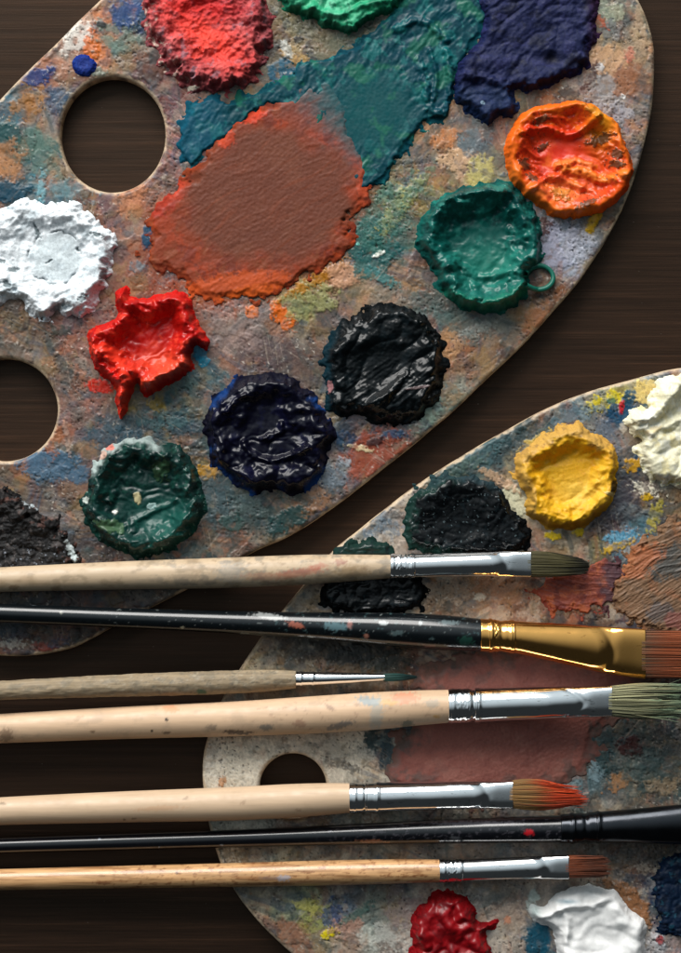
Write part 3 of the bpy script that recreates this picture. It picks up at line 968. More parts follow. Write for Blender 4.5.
S1 = [(160, 240, 22, 40, 15, (150, 70, 40), .7, .3, .8, .4), (200, 296, 40, 14, 20, (164, 76, 38), .7, .3, .8, .4), (300, 286, 40, 14, -25, (150, 82, 48), .6, .3, .8, .4), (364, 205, 14, 40, 10, (144, 72, 46), .6, .3, .8, .4), (215, 140, 22, 20, 0, (150, 70, 44), .6, .3, .8, .4),
      (225, 500, 46, 30, 20, (66, 86, 92), .6, .3, .7, .35), (165, 424, 44, 15, 5, (58, 84, 98), .6, .3, .8, .35), (212, 430, 15, 44, 15, (62, 84, 90), .5, .3, .7, .35), (262, 516, 44, 15, -30, (54, 74, 74), .6, .3, .7, .35), (112, 452, 20, 18, 0, (66, 84, 92), .5, .3, .7, .35), (300, 362, 30, 30, 10, (78, 66, 68), .5, .3, .8, .35), (330, 296, 40, 12, -20, (112, 106, 80), .5, .3, .7, .3), (340, 52, 44, 20, -30, (66, 82, 70), .6, .3, .7, .35), (430, 302, 44, 12, 10, (76, 94, 92), .55, .3, .8, .35), (24, 545, 60, 20, 0, (70, 64, 64), .5, .3, .8, .35), (60, 606, 120, 16, 0, (60, 66, 74), .5, .3, .8, .35),
      (78, 38, 18, 17, 30, (214, 208, 200), .85, 1.2, .7), (92, 46, 8, 16, 10, (214, 116, 62), .8, .6, .6), (103, 18, 9, 7, 0, (206, 132, 92), .6, .3),
      (118, 36, 24, 13, 20, (112, 132, 122), .7, .4, .6), (126, 14, 15, 14, 30, (44, 78, 132), .85, .7, .6), (101, 24, 5, 3, 20, (52, 60, 66), .8, 1.0),
      (37, 76, 15, 9, -15, (34, 62, 124), .9, .6, .8), (48, 72, 7, 6, 0, (40, 70, 130), .6, .3, .8), (8, 136, 15, 15, 0, (22, 84, 86), .95, 1.0, .3),
      (34, 152, 20, 20, 30, (96, 126, 116), .6, .4, .7), (30, 104, 22, 12, -30, (176, 122, 66), .6, .4, .8), (55, 100, 13, 12, 0, (70, 94, 122), .6, .3, .8),
      (6, 192, 22, 10, -8, (26, 78, 100), .9, 1.4, .5), (42, 186, 4, 16, 4, (120, 170, 180), .7, .9, .8), (70, 190, 26, 9, 10, (110, 150, 160), .5, .5, 1.0, .3),
      (8, 160, 16, 20, 0, (190, 134, 92), .6, .4, .6), (98, 72, 10, 6, 10, (128, 150, 140), .7, .6, .6), (120, 62, 7, 3, 60, (160, 150, 140), .5, .8, .6),
      (148, 236, 6, 13, 8, (12, 78, 112), .95, 1.2, .3), (137, 267, 8, 6, 0, (110, 128, 138), .7, .5), (170, 210, 24, 9, -50, (150, 62, 40), .6, .4, .8),
      (132, 194, 12, 22, 10, (206, 142, 108), .6, .5, .7), (60, 330, 10, 7, 0, (52, 74, 66), .6, .4, .7), (200, 352, 7, 10, 0, (40, 140, 176), .95, 1.0, .35),
      (204, 362, 5, 6, 40, (60, 150, 180), .9, .8, .4), (100, 386, 15, 7, 10, (214, 52, 36), .85, .6, .5), (156, 404, 8, 8, 0, (160, 136, 66), .7, .4, .7),
      (160, 420, 26, 10, 0, (84, 120, 124), .6, .5, .8, .25), (208, 472, 11, 7, 10, (188, 140, 60), .9, .9, .6), (52, 466, 34, 17, 10, (84, 114, 138), .9, .6, .6),
      (112, 434, 26, 12, 0, (70, 98, 112), .7, .4, .7), (55, 440, 9, 18, 25, (168, 104, 68), .7, .4, .7), (67, 437, 3, 20, -8, (176, 150, 136), .6, .8, .6),
      (252, 312, 7, 7, 0, (226, 112, 32), .95, 1.0, .3), (284, 318, 15, 8, 42, (220, 110, 44), .9, 1.0, .6), (275, 306, 6, 7, 20, (224, 112, 44), .85, .8, .5),
      (309, 300, 28, 18, -20, (158, 158, 108), .75, .9, .7), (300, 306, 10, 6, 20, (120, 132, 100), .5, .5, .8), (315, 280, 34, 6, -30, (180, 120, 40), .8, .8, .8),
      (344, 274, 17, 13, 10, (194, 150, 122), .9, .9, .35), (372, 246, 26, 28, 0, (36, 104, 102), .85, .6, .6), (380, 277, 20, 6, 25, (74, 134, 134), .8, .5, .8),
      (379, 254, 7, 2.2, -30, (236, 236, 226), .95, 1.2, .4), (358, 244, 2.2, 1.6, 0, (140, 214, 200), .9, .6), (262, 352, 28, 22, 10, (100, 80, 82), .6, .3, .8, .3),
      (240, 330, 36, 24, 0, (168, 148, 142), .5, .5, .9, .4), (400, 205, 34, 9, -52, (176, 166, 104), .85, .7, .8), (415, 190, 30, 6, -52, (112, 138, 112), .6, .4, .8),
      (385, 215, 22, 40, 40, (76, 124, 112), .6, .5, .9), (368, 160, 6, 5, 0, (190, 208, 206), .8, .8), (428, 300, 34, 8, -10, (88, 104, 100), .6, .5, .9),
      (390, 300, 22, 10, 10, (150, 130, 112), .5, .4, .8), (460, 325, 30, 13, 20, (104, 126, 122), .6, .5, .8), (450, 345, 14, 14, 0, (190, 146, 108), .7, .5, .6),
      (478, 330, 16, 6, -20, (180, 186, 180), .55, .8, 1.0, .3), (455, 160, 17, 11, 0, (206, 172, 140), .8, .7, .6), (474, 142, 15, 12, -10, (116, 128, 134), .8, .4, .7),
      (480, 172, 12, 16, 10, (196, 184, 122), .8, .6, .6), (447, 138, 14, 9, -30, (206, 138, 94), .7, .5, .7), (556, 246, 22, 24, 20, (166, 168, 186), .85, 1.0, .7),
      (578, 246, 17, 18, 0, (182, 184, 196), .7, .8, .8, .3), (592, 224, 5, 11, 25, (206, 164, 30), .95, 1.2, .4), (598, 216, 4, 6, 20, (210, 160, 30), .9, .9, .4),
      (545, 225, 6, 9, 0, (92, 44, 30), .8, .6, .8), (534, 318, 14, 9, -30, (166, 116, 84), .7, .4, .7), (604, 92, 18, 17, 0, (152, 150, 152), .7, .6, .6),
      (626, 82, 13, 16, 10, (162, 112, 84), .8, .5, .5), (617, 112, 16, 10, 10, (168, 166, 172), .8, .6, .7), (606, 58, 20, 14, -25, (206, 166, 132), .7, .5, .7),
      (611, 28, 10, 12, 0, (126, 128, 128), .7, .4, .7), (600, 22, 9, 5, 40, (190, 92, 62), .7, .5, .8), (630, 55, 5, 7, 0, (206, 120, 104), .6, .4, .8),
      (623, 97, 2.4, 3, 0, (226, 226, 224), .9, .9), (600, 68, 4, 5, 0, (190, 190, 190), .8, .8), (590, 76, 14, 5, -60, (80, 40, 36), .7, .6, .9),
      (568, 94, 12, 8, 10, (74, 72, 72), .7, .8, .6), (614, 12, 12, 9, 0, (170, 176, 152), .6, .4, .7), (640, 30, 7, 30, 0, (196, 168, 140), .5, .3, .7),
      (377, 456, 34, 22, -35, (158, 82, 62), .85, .7, .7), (395, 434, 13, 4, 0, (58, 92, 124), .85, .6, .6), (374, 442, 10, 4, -12, (70, 34, 34), .9, .8, .6),
      (345, 438, 12, 7, 0, (44, 72, 104), .8, .5, .7), (360, 448, 12, 3, 12, (210, 196, 160), .8, .9, .8), (333, 478, 13, 12, 20, (118, 130, 140), .8, .6, .7),
      (345, 462, 7, 4, 30, (170, 182, 190), .7, .6, .8), (430, 412, 20, 9, -50, (142, 164, 150), .7, .8, .9, .3), (450, 396, 10, 12, -40, (160, 130, 100), .6, .4, .7),
      (290, 520, 26, 10, -25, (30, 76, 76), .9, 1.3, .6), (232, 522, 12, 9, 0, (60, 92, 88), .8, 1.0, .6), (246, 505, 20, 10, 20, (92, 108, 104), .6, .5, .8),
      (215, 495, 18, 26, 0, (78, 100, 106), .6, .5, .9, .3), (318, 505, 18, 6, -35, (158, 116, 84), .7, .4, .7),
      (45, 648, 12, 6, 10, (150, 66, 54), .7, .6, .8), (12, 644, 14, 5, 0, (190, 186, 176), .6, .7, 1.0), (60, 643, 10, 5, -20, (60, 78, 104), .6, .5, .8),
      (296, 56, 17, 8, 35, (192, 158, 108), .85, .8, .5), (287, 50, 5, 10, -20, (186, 190, 186), .8, .8, .5), (282, 72, 14, 13, 0, (40, 104, 132), .85, .9, .6),
      (298, 40, 5, 4, 0, (30, 30, 34), .9, .8), (320, 45, 30, 16, 25, (140, 134, 112), .6, .5, .9, .3)]
TONES = [(160, 108, 88), (70, 96, 100), (166, 134, 106), (84, 70, 64), (66, 88, 106), (130, 126, 116), (122, 78, 62), (44, 76, 80), (176, 164, 150)]
TONES1 = TONES + [(190, 118, 82), (50, 86, 112), (164, 140, 96)]
pal1, org1 = build_palette('larger paint-crusted palette with a big brown smear in its middle and two holes',
                           OUT1, [(112.5, 134.5, 53.5, 58.5), (5, 410, 53, 52)], H1, S1, 11, TONES1, 300, (270, 270), fine=FINE, dim=DIM)

# ---- second palette ------------------------------------------------
OUT2 = [(681, 369), (640, 378), (590, 392), (540, 413), (490, 440), (440, 471), (400, 498), (360, 530), (330, 556), (300, 591), (270, 627), (245, 662),
        (222, 702), (208, 740), (203, 772), (206, 806), (215, 846), (230, 882), (255, 917), (285, 947), (320, 975), (400, 1020), (550, 1055), (720, 1030),
        (860, 940), (930, 790), (930, 610), (880, 470), (800, 390), (735, 368)]
H2 = [(681, 376, 148, 152, 156), (650, 381, 138, 146, 150), (640, 387, 182, 165, 112), (610, 400, 182, 168, 78), (595, 406, 118, 136, 126), (615, 413, 40, 78, 108),
      (632, 398, 32, 82, 108), (650, 392, 200, 176, 116), (580, 416, 92, 110, 118), (560, 411, 100, 118, 118), (530, 421, 100, 114, 105), (600, 440, 110, 114, 118),
      (510, 440, 64, 82, 82), (490, 450, 76, 95, 98), (470, 468, 72, 90, 90), (440, 476, 72, 90, 86), (510, 472, 160, 150, 124), (516, 500, 174, 168, 145),
      (410, 510, 162, 152, 142), (390, 530, 112, 120, 126), (400, 542, 165, 150, 138), (360, 541, 160, 150, 138), (430, 542, 184, 150, 126), (540, 536, 146, 128, 110),
      (520, 541, 160, 142, 120), (590, 536, 127, 109, 92), (600, 510, 80, 76, 84), (620, 500, 78, 78, 85), (630, 515, 108, 117, 117), (640, 490, 118, 108, 98),
      (650, 500, 136, 118, 84), (560, 531, 136, 121, 96), (620, 535, 78, 124, 144), (600, 546, 152, 138, 90), (575, 570, 156, 90, 64), (570, 595, 144, 74, 60),
      (590, 600, 136, 70, 56), (610, 571, 78, 64, 68), (605, 585, 84, 54, 58), (600, 612, 50, 50, 58), (560, 610, 108, 72, 63), (450, 590, 152, 130, 112),
      (430, 600, 144, 121, 99), (500, 590, 157, 126, 103), (530, 600, 138, 107, 93), (650, 612, 72, 72, 85), (670, 632, 106, 64, 62), (280, 652, 160, 144, 120),
      (270, 672, 170, 155, 124), (300, 642, 128, 112, 95), (340, 652, 80, 76, 70), (380, 660, 110, 92, 74), (420, 672, 118, 84, 70), (230, 722, 188, 182, 168),
      (220, 762, 192, 184, 168), (210, 792, 194, 186, 170), (250, 742, 196, 186, 172), (300, 742, 196, 186, 172), (340, 762, 188, 178, 162), (370, 772, 182, 172, 157),
      (390, 742, 70, 84, 88), (360, 802, 160, 154, 142), (450, 722, 116, 68, 62), (620, 742, 86, 95, 90), (600, 762, 80, 95, 95), (595, 776, 120, 138, 142),
      (620, 782, 140, 112, 84), (650, 772, 86, 90, 86), (670, 782, 132, 117, 98), (660, 742, 100, 91, 77), (630, 802, 118, 103, 86), (250, 892, 166, 154, 134),
      (240, 882, 148, 138, 120), (300, 906, 154, 154, 124), (310, 920, 160, 154, 92), (330, 915, 108, 122, 136), (345, 926, 170, 145, 130), (290, 932, 150, 112, 92),
      (400, 921, 176, 166, 155), (370, 931, 170, 174, 164), (400, 941, 182, 172, 162), (380, 906, 150, 150, 138), (420, 892, 176, 166, 152), (490, 902, 178, 168, 156),
      (510, 922, 178, 162, 150), (520, 892, 160, 144, 132), (620, 882, 120, 98, 82), (640, 872, 110, 88, 76), (640, 932, 124, 120, 120), (650, 946, 172, 168, 168),
      (660, 892, 38, 60, 92), (672, 912, 30, 56, 84), (660, 852, 98, 92, 86), (540, 940, 40, 82, 95), (460, 860, 120, 112, 104), (330, 860, 150, 142, 128), (300, 820, 120, 112, 104)]
S2 = [(490, 446, 60, 17, -26, (52, 72, 78), .7, .3, .7, .3), (612, 505, 40, 26, -20, (64, 62, 72), .65, .3, .7, .3), (630, 765, 60, 40, 0, (58, 74, 76), .6, .3, .8, .3), (600, 440, 20, 40, -10, (84, 96, 106), .5, .3, .7, .3), (655, 830, 40, 30, 0, (66, 68, 70), .6, .3, .8, .3), (290, 770, 80, 50, 0, (204, 196, 182), .6, .3, .8, .3), (240, 790, 34, 50, 0, (206, 200, 186), .6, .3, .9, .3), (340, 648, 60, 16, 0, (64, 60, 54), .6, .3, .8, .3), (570, 920, 120, 60, 0, (150, 146, 140), .3, .2, .9, .3),
      (606, 402, 20, 9, -18, (196, 178, 62), .85, .9, .8), (617, 412, 15, 9, -20, (22, 74, 108), .9, .6, .7), (630, 398, 9, 7, -30, (20, 76, 104), .9, .6, .5),
      (621.5, 407, 2.8, 7, 8, (176, 28, 48), .97, 1.2, .3), (612, 399, 6, 4, -20, (30, 100, 90), .8, .5, .6), (648, 390, 16, 11, -20, (214, 188, 122), .8, .6, .6),
      (655, 378, 4, 2.5, 0, (60, 70, 60), .8, .6), (575, 414, 26, 9, -20, (96, 118, 128), .7, .4, .8), (608, 440, 10, 24, -15, (104, 112, 124), .7, .3, .7),
      (505, 437, 22, 10, -28, (48, 72, 76), .8, .5, .7), (478, 456, 26, 11, -25, (72, 98, 102), .8, .6, .8), (455, 470, 30, 7, -22, (88, 106, 96), .6, .5, .8),
      (516, 500, 9, 17, -30, (190, 186, 160), .9, 1.4, .5), (500, 480, 22, 5, 30, (176, 146, 120), .8, .9, .6), (432, 544, 13, 6, 15, (214, 166, 130), .85, 1.0, .7),
      (410, 532, 6, 5, 0, (60, 52, 50), .8, .7), (385, 531, 20, 10, -25, (110, 126, 138), .6, .4, .9), (370, 545, 26, 9, -20, (180, 170, 156), .6, .5, .8),
      (532, 470, 14, 12, 0, (190, 156, 84), .85, 1.0, .7), (540, 445, 20, 10, -30, (196, 170, 96), .8, 1.1, .7), (553, 536, 8, 4, 10, (196, 168, 20), .9, 1.0, .6),
      (578, 532, 5, 5, 0, (206, 176, 30), .85, 1.0, .7), (622, 536, 15, 6, -12, (88, 146, 174), .85, .8, .8), (614, 538, 8, 5, 0, (120, 168, 190), .7, .6, .8),
      (618, 546, 18, 4, -22, (196, 158, 60), .8, 1.0, .7), (655, 515, 6, 16, 20, (170, 156, 70), .7, .6, .7), (646, 492, 12, 9, 0, (130, 116, 108), .6, .4, .8),
      (645, 489, 13, 5, 15, (222, 216, 196), .7, 1.2, 1.3, .3), (647, 497, 6, 4, 0, (200, 160, 40), .8, 1.0, .6), (610, 505, 30, 14, -30, (74, 72, 82), .7, .4, .8),
      (625, 512, 15, 8, 10, (96, 104, 108), .6, .4, .8), (638, 462, 4, 10, 0, (16, 66, 96), .85, .8, .5), (632, 465, 8, 7, 10, (196, 148, 50), .8, 1.0, .7),
      (450, 592, 30, 12, 0, (168, 146, 126), .7, .5, .7), (500, 590, 34, 12, 10, (166, 130, 106), .6, .4, .8), (480, 597, 6, 4, 0, (196, 190, 176), .7, .6),
      (340, 655, 22, 8, 20, (50, 50, 48), .85, 1.0, .9), (372, 652, 30, 8, -5, (44, 48, 46), .85, 1.0, .9), (325, 640, 14, 10, 0, (52, 46, 40), .7, .6, .9),
      (390, 665, 20, 9, 0, (60, 66, 58), .7, .6, .9), (350, 672, 26, 7, 0, (120, 100, 78), .6, .5, .8), (300, 655, 16, 5, 20, (74, 62, 52), .6, .5, 1.0),
      (386, 756, 7, 15, 8, (44, 70, 80), .9, .9, .6), (371, 738, 6, 11, 0, (40, 66, 70), .9, .8, .6), (336, 762, 10, 5, 0, (92, 88, 82), .6, .4, .9),
      (352, 768, 8, 4, 20, (70, 66, 60), .6, .4, .9), (215, 770, 8, 26, 0, (206, 198, 186), .5, .5, 1.0, .3), (222, 782, 4, 5, 0, (176, 118, 70), .7, .5, .8),
      (630, 746, 13, 10, 20, (78, 26, 24), .9, 1.2, .6), (596, 772, 8, 10, 10, (132, 152, 158), .8, .8, .7), (618, 782, 14, 8, -20, (172, 124, 84), .7, .7, .9),
      (640, 772, 30, 20, 10, (70, 88, 86), .6, .5, .9, .3), (665, 786, 20, 8, -10, (150, 130, 106), .6, .5, .9), (602, 742, 16, 22, 0, (54, 82, 86), .7, .6, .8),
      (670, 700, 30, 30, 0, (58, 62, 64), .6, .4, .8), (650, 664, 20, 12, 0, (72, 66, 66), .6, .4, .8),
      (318, 915, 18, 13, 20, (156, 160, 96), .7, .5, .9, .3), (332, 914, 10, 14, 15, (64, 84, 124), .75, .5, .9), (329, 933, 8, 5, -25, (204, 186, 36), .9, 1.0, .8),
      (345, 928, 16, 9, -10, (178, 140, 124), .7, .5, .8), (358, 912, 20, 5, -35, (76, 112, 104), .7, .4, .8), (308, 905, 12, 8, 0, (196, 186, 110), .6, .4, .9),
      (292, 934, 16, 10, 30, (152, 112, 90), .7, .4, .8), (404, 905, 18, 22, 0, (142, 128, 128), .6, .3, .8), (382, 938, 20, 12, 0, (190, 190, 182), .6, .5, .9, .3),
      (505, 914, 18, 12, 0, (184, 164, 148), .6, .4, .8), (508, 920, 4, 4, 0, (206, 130, 96), .6, .4, .7), (496, 905, 6, 4, 0, (110, 96, 90), .6, .4, .8),
      (538, 940, 13, 20, 5, (22, 82, 104), .95, .8, .4), (534, 896, 6, 6, 0, (168, 178, 172), .85, 1.0, .4), (531, 905, 5, 8, 0, (176, 184, 178), .8, .9, .5),
      (634, 906, 11, 24, -32, (150, 104, 72), .9, 1.6, .4), (618, 886, 20, 6, 18, (140, 100, 72), .85, 1.4, .5), (650, 944, 13, 9, 0, (196, 196, 198), .6, .7, .9),
      (660, 940, 4, 5, 0, (150, 34, 40), .8, .7, .6), (640, 880, 16, 7, 10, (60, 66, 80), .6, .5, .9), (645, 868, 10, 4, 0, (170, 160, 148), .5, .6, 1.0),
      (520, 878, 26, 6, 0, (120, 104, 92), .5, .3, .8)]
TONES2 = TONES + [(196, 188, 172), (84, 84, 88), (150, 120, 80)]
pal2, org2 = build_palette('smaller pale palette with a yellow paint pile, lying under the brushes',
                           OUT2, [(293, 787, 34, 34)], H2, S2, 23, TONES2, 300, (560, 700), fine=FINE, dim=DIM2)

# ---- broad smears that belong to the palettes -----------------------
p = Pile([(180, 130), (189, 110), (210, 98), (232, 102), (262, 90), (285, 76), (305, 62), (335, 55), (360, 42), (382, 22), (400, 5), (420, -12), (470, -15), (485, 20), (470, 48), (458, 75),
          (452, 100), (448, 118), (425, 124), (410, 140), (392, 168), (374, 186), (362, 190), (345, 176), (330, 150), (290, 110), (262, 108), (240, 126), (212, 150), (192, 166), (183, 158), (178, 146)], 0.7, seed=41, rag=5, rsc=14)
X, Y = p.X, p.Y
p.base((5, 58, 68)); p.lip = sstep(0, 5, p.D); p.H = 1.7 * p.lip; p.minh = .6; p.foot = .1; p.film = 7; p.fh = 1.0
smooth = np.exp(-(((X - 372) / 44) ** 2 + ((Y - 112) / 42) ** 2) ** 2)
p.cloud((8, 58, 72), 30, -0.1, 0.35, .8); p.cloud((24, 104, 104), 24, 0.1, 0.4, .6, 3); p.cloud((60, 134, 130), 12, 0.22, 0.5, .4, 7, where=1 - smooth)
p.tint((6, 70, 74), smooth * 0.92); p.cloud((30, 96, 76), 30, 0.1, .4, .7, 9); p.tint((12, 74, 96), sstep(0, 40, 240 - X) * .7)
p.folds(2.6, 13, -50, 2.8, 10, 1 - smooth); p.comb(1.1, -52, 40, 3.4, 1 - 0.8 * smooth, 5); p.folds(1.4, 6, -58, 3.4, 6, 1 - smooth, 3); p.fine(0.5, 2.6)
p.ridge([(418, 62), (424, 80), (428, 104), (440, 118)], 7, 4); p.ridge([(446, 52), (450, 80), (448, 112)], 6, 5)
p.ridge([(396, 30), (420, 22), (446, 40)], 6, 4); p.ridge([(430, 52), (436, 75), (434, 100)], 4, 3)
p.smooth(.7)
p.build('paint_smear', M_SATIN, T1 + 0.9, pal1, org1, 'teal brush-ridged paint smear')

p = Pile([(148, 262), (152, 240), (150, 222), (158, 205), (178, 188), (196, 172), (212, 150), (226, 132), (240, 118), (262, 108), (285, 98), (312, 86), (330, 84), (345, 98), (352, 120), (358, 145), (366, 160), (370, 180),
          (368, 200), (352, 215), (348, 232), (352, 246), (338, 256), (318, 266), (300, 276), (288, 284), (270, 292), (248, 298), (225, 300), (205, 298), (190, 288), (180, 276), (165, 270)], 0.7, seed=52, rag=8, rsc=16)
X, Y = p.X, p.Y
p.base((126, 54, 30)); p.lip = sstep(0, 9, p.D); p.H = 1.3 * p.lip; p.minh = .5; p.foot = .1; p.film = 7; p.fh = 1.0
cen = 1 - sstep(0.72, 1.02, np.hypot((X - 268) / 92, (Y - 200) / 76) + fbm(X, Y, 40, 3, 5) * 0.18)
p.cloud((150, 56, 26), 26, 0.0, .3, .8); p.cloud((104, 42, 30), 20, 0.1, .35, .7, 4); p.cloud((130, 72, 46), 18, .15, .4, .5, 8)
p.spot((182, 76, 32), 232, 288, 60, 14, -8, .9, rag=.6, seed=1); p.spot((196, 86, 30), 250, 292, 26, 6, -12, .8, rag=.6, seed=11)
p.spot((150, 48, 34), 168, 200, 22, 9, -50, .9, rag=.6, seed=2); p.spot((180, 64, 42), 182, 190, 12, 7, -40, .8, rag=.6, seed=12)
ur = sstep(-0.15, 0.55, ((X - 300) / 70 - (Y - 130) / 60) * 0.5)
p.tint((88, 76, 78), ur * (1 - sstep(160, 205, Y)) * 0.85); p.cloud((58, 80, 84), 9, .1, .4, .6, 14, where=ur * (1 - sstep(140, 180, Y)))
p.tint((100, 54, 38), cen * 0.95); p.cloud((112, 64, 45), 34, 0, .4, .5, 20, where=cen)
p.spot((188, 60, 38), 254, 116, 12, 7, -20, .9, .6, rag=.6, seed=3); p.spot((184, 64, 36), 226, 140, 9, 9, 0, .8, .6, rag=.6, seed=4)
p.spot((170, 68, 40), 366, 180, 8, 26, 10, .8, rag=.5, seed=5)
teal_side = sstep(-6, 20, (X - 318) * .8 - (Y - 128) * .6 + fbm(X, Y, 18, 3, 77) * 22) * (1 - sstep(150, 182, Y))
p.tint((38, 78, 82), teal_side * .55); p.tint((14, 74, 80), sstep(8, 30, (X - 322) * .8 - (Y - 128) * .6 + fbm(X, Y, 14, 3, 78) * 16) * (1 - sstep(150, 180, Y)) * .8)
p.comb(.42, -32, 26, 2.2, None, 8); p.comb(.35, -26, 60, 6, None, 12, seed=3); p.folds(1.0, 12, -32, 2.4, 8, 1 - .8 * cen); p.fine(0.5, 3.2)
p.tint((86, 46, 34), np.clip(-strokes(X, Y, -30, 60, 9, 91, 12), 0, 1) * .5); p.tint((140, 66, 36), np.clip(strokes(X, Y, -34, 44, 5, 92, 10) - .2, 0, 1) * .6)
p.smooth(.5)
p.build('paint_smear', M_SMEAR, T1 + 2.0, pal1, org1, 'rust-edged matte brown paint smear')

p = Pile([(613, 592), (618, 576), (628, 560), (634, 546), (648, 535), (664, 526), (690, 515), (730, 512), (780, 545), (780, 630), (740, 655), (690, 642), (655, 628), (630, 622), (616, 606)], 0.6, seed=63, rag=8, rsc=9)
X, Y = p.X, p.Y
p.base((116, 88, 66)); p.lip = sstep(0, 5, p.D); p.H = 1.8 * p.lip; p.minh = .4; p.foot = .1; p.film = 7
p.cloud((134, 88, 60), 26, .0, .4, .7); p.cloud((96, 78, 64), 16, .05, .35, .7, 4); p.spot((70, 72, 70), 672, 562, 22, 16, -20, .9, rag=.5); p.spot((164, 94, 58), 640, 562, 24, 12, -35, .7, rag=.5, seed=2)
p.spot((70, 74, 80), 660, 612, 14, 10, 0, .6, seed=3); p.spot((114, 64, 58), 676, 620, 12, 9, 0, .8, seed=4)
p.comb(1.5, -27, 50, 2.8, None, 8); p.comb(1.1, -34, 24, 1.8, None, 7, seed=5)
p.tint((150, 118, 88), np.clip(p.last, 0, 1) * 0.45); p.folds(1.2, 12, -30, 2); p.fine(.4, 2.5)
p.build('paint_smear', M_SMEAR, T1 + .5, pal2, org2, 'ochre brown paint smear combed by bristles')

p = Pile([(392, 768), (400, 740), (418, 706), (425, 672), (450, 656), (520, 646), (590, 640), (640, 655), (650, 680), (630, 706), (606, 728), (600, 752), (585, 772), (545, 790), (490, 802), (430, 792), (398, 788)], 0.8, seed=74, rag=14, rsc=24)
X, Y = p.X, p.Y
p.base((136, 82, 72)); p.lip = sstep(0, 16, p.D); p.H = 1.6 * p.lip; p.minh = .2; p.foot = 0; p.film = 8; p.fh = 1.0
p.cloud((122, 70, 62), 34, 0, .35, .7); p.cloud((148, 98, 86), 26, .1, .45, .5, 4); p.cloud((84, 74, 70), 16, .0, .35, .8, 8, where=1 - sstep(4, 40, p.D)); p.tint((92, 80, 74), (1 - sstep(0, 14, p.D + fbm(X, Y, 14, 3, 5) * 10)) * .7)
p.comb(.35, -28, 44, 3.0, None, 8); p.comb(.35, -20, 60, 6.0, None, 9, seed=4); p.fine(.5, 3)
p.build('paint_smear', M_SMEAR, T1 + .9, pal2, org2, 'dull mauve red paint smear')

p = Pile([(545, 578), (560, 570), (585, 566), (604, 560), (622, 566), (618, 590), (610, 606), (590, 612), (565, 612), (545, 604), (535, 592)], 0.6, seed=85, rag=9, rsc=10)
p.base((134, 68, 54)); p.lip = sstep(0, 4, p.D); p.H = 1.4 * p.lip; p.minh = .2; p.foot = 0; p.film = 8; p.fh = 1.0
p.cloud((160, 88, 58), 14, 0, .3, .8); p.cloud((98, 46, 44), 12, .05, .3, .8, 4); p.tint((72, 52, 58), sstep(596, 610, p.X + fbm(p.X, p.Y, 9, 3, 3) * 14) * .9)
p.comb(1.2, 6, 40, 2.8, None, 7); p.folds(1.2, 9, 5, 2.5); p.fine(.4, 2.5)
p.build('paint_smear', M_SMEAR, T1 + .4, pal2, org2, 'red-brown streaked paint smear')

# ---- piles of paint -------------------------------------------------
G1 = 'paint piles on the larger palette'; G2 = 'paint piles on the smaller palette'
ZB = T1 + 0.2

# white, dried and cracked, left edge
p = Pile([(-25, 215), (0, 210), (25, 197), (42, 204), (62, 202), (80, 204), (95, 220), (110, 231), (117, 245), (113, 262), (108, 285), (98, 300), (90, 314), (72, 316), (60, 312), (48, 321), (36, 318), (25, 308), (14, 300), (-10, 304), (-34, 298), (-40, 255)], seed=101, rag=6, rsc=11)
X, Y = p.X, p.Y
p.bowl(13, 14, 4, 24, (0, 0), .4, 30, soft=.75); p.base((218, 224, 228))
dc = np.hypot((X - 56) / 27, (Y - 259) / 26) + fbm(X, Y, 16, 4, 9) * .26
disc = 1 - sstep(.75, 1.06, dc); far = sstep(.95, 1.7, dc)
p.folds(4.5, 22, 20, 1.3, 12, .25 + .75 * far); p.lumps(.8, 10, far); p.comb(1.0, 20, 24, 5, 1 - disc, curl=(56, 258, 40)); p.fine(.7, 3.2)
p.H = p.H * (1 - disc) + (5.0 + fbm(X, Y, 14, 3, 4) * 1.6) * disc
crk = np.exp(-((dc - .97) / .026) ** 2) * sstep(-.3, .2, fbm(X, Y, 13, 3, 31))
p.H -= crk * 3.4; p.tint((192, 204, 208), disc * .7)
p.cloud((186, 198, 204), 22, .05, .4, .7); p.tint((60, 76, 80), crk * .95)
p.smooth(.6)
for i, (a, b, c, d, e) in enumerate([(38, 232, 8, 2, 70), (50, 262, 4, 1.0, -30), (14, 270, 6, 2.4, 0), (8, 285, 5, 3, 40), (98, 236, 6, 2.2, 20), (104, 276, 2.4, 8, 20), (84, 300, 6, 3, -40), (2, 262, 4, 2, 0), (58, 308, 8, 2.4, -30)]):
    p.spot((84, 100, 104), a, b, c, d, e, .8, -1.2, .8, .3, i)
p.cloud((150, 166, 172), 5, .3, .5, .8, 5, where=1 - sstep(2, 12, p.D)); p.cloud((120, 104, 96), 7, .25, .45, .7, 8, where=1 - sstep(0, 5, p.D))
p.film = 2; p.build('paint_pile', M_MATTE, ZB, label='chalky white dried paint pile with a cracked round centre, at the left edge', group=G1)

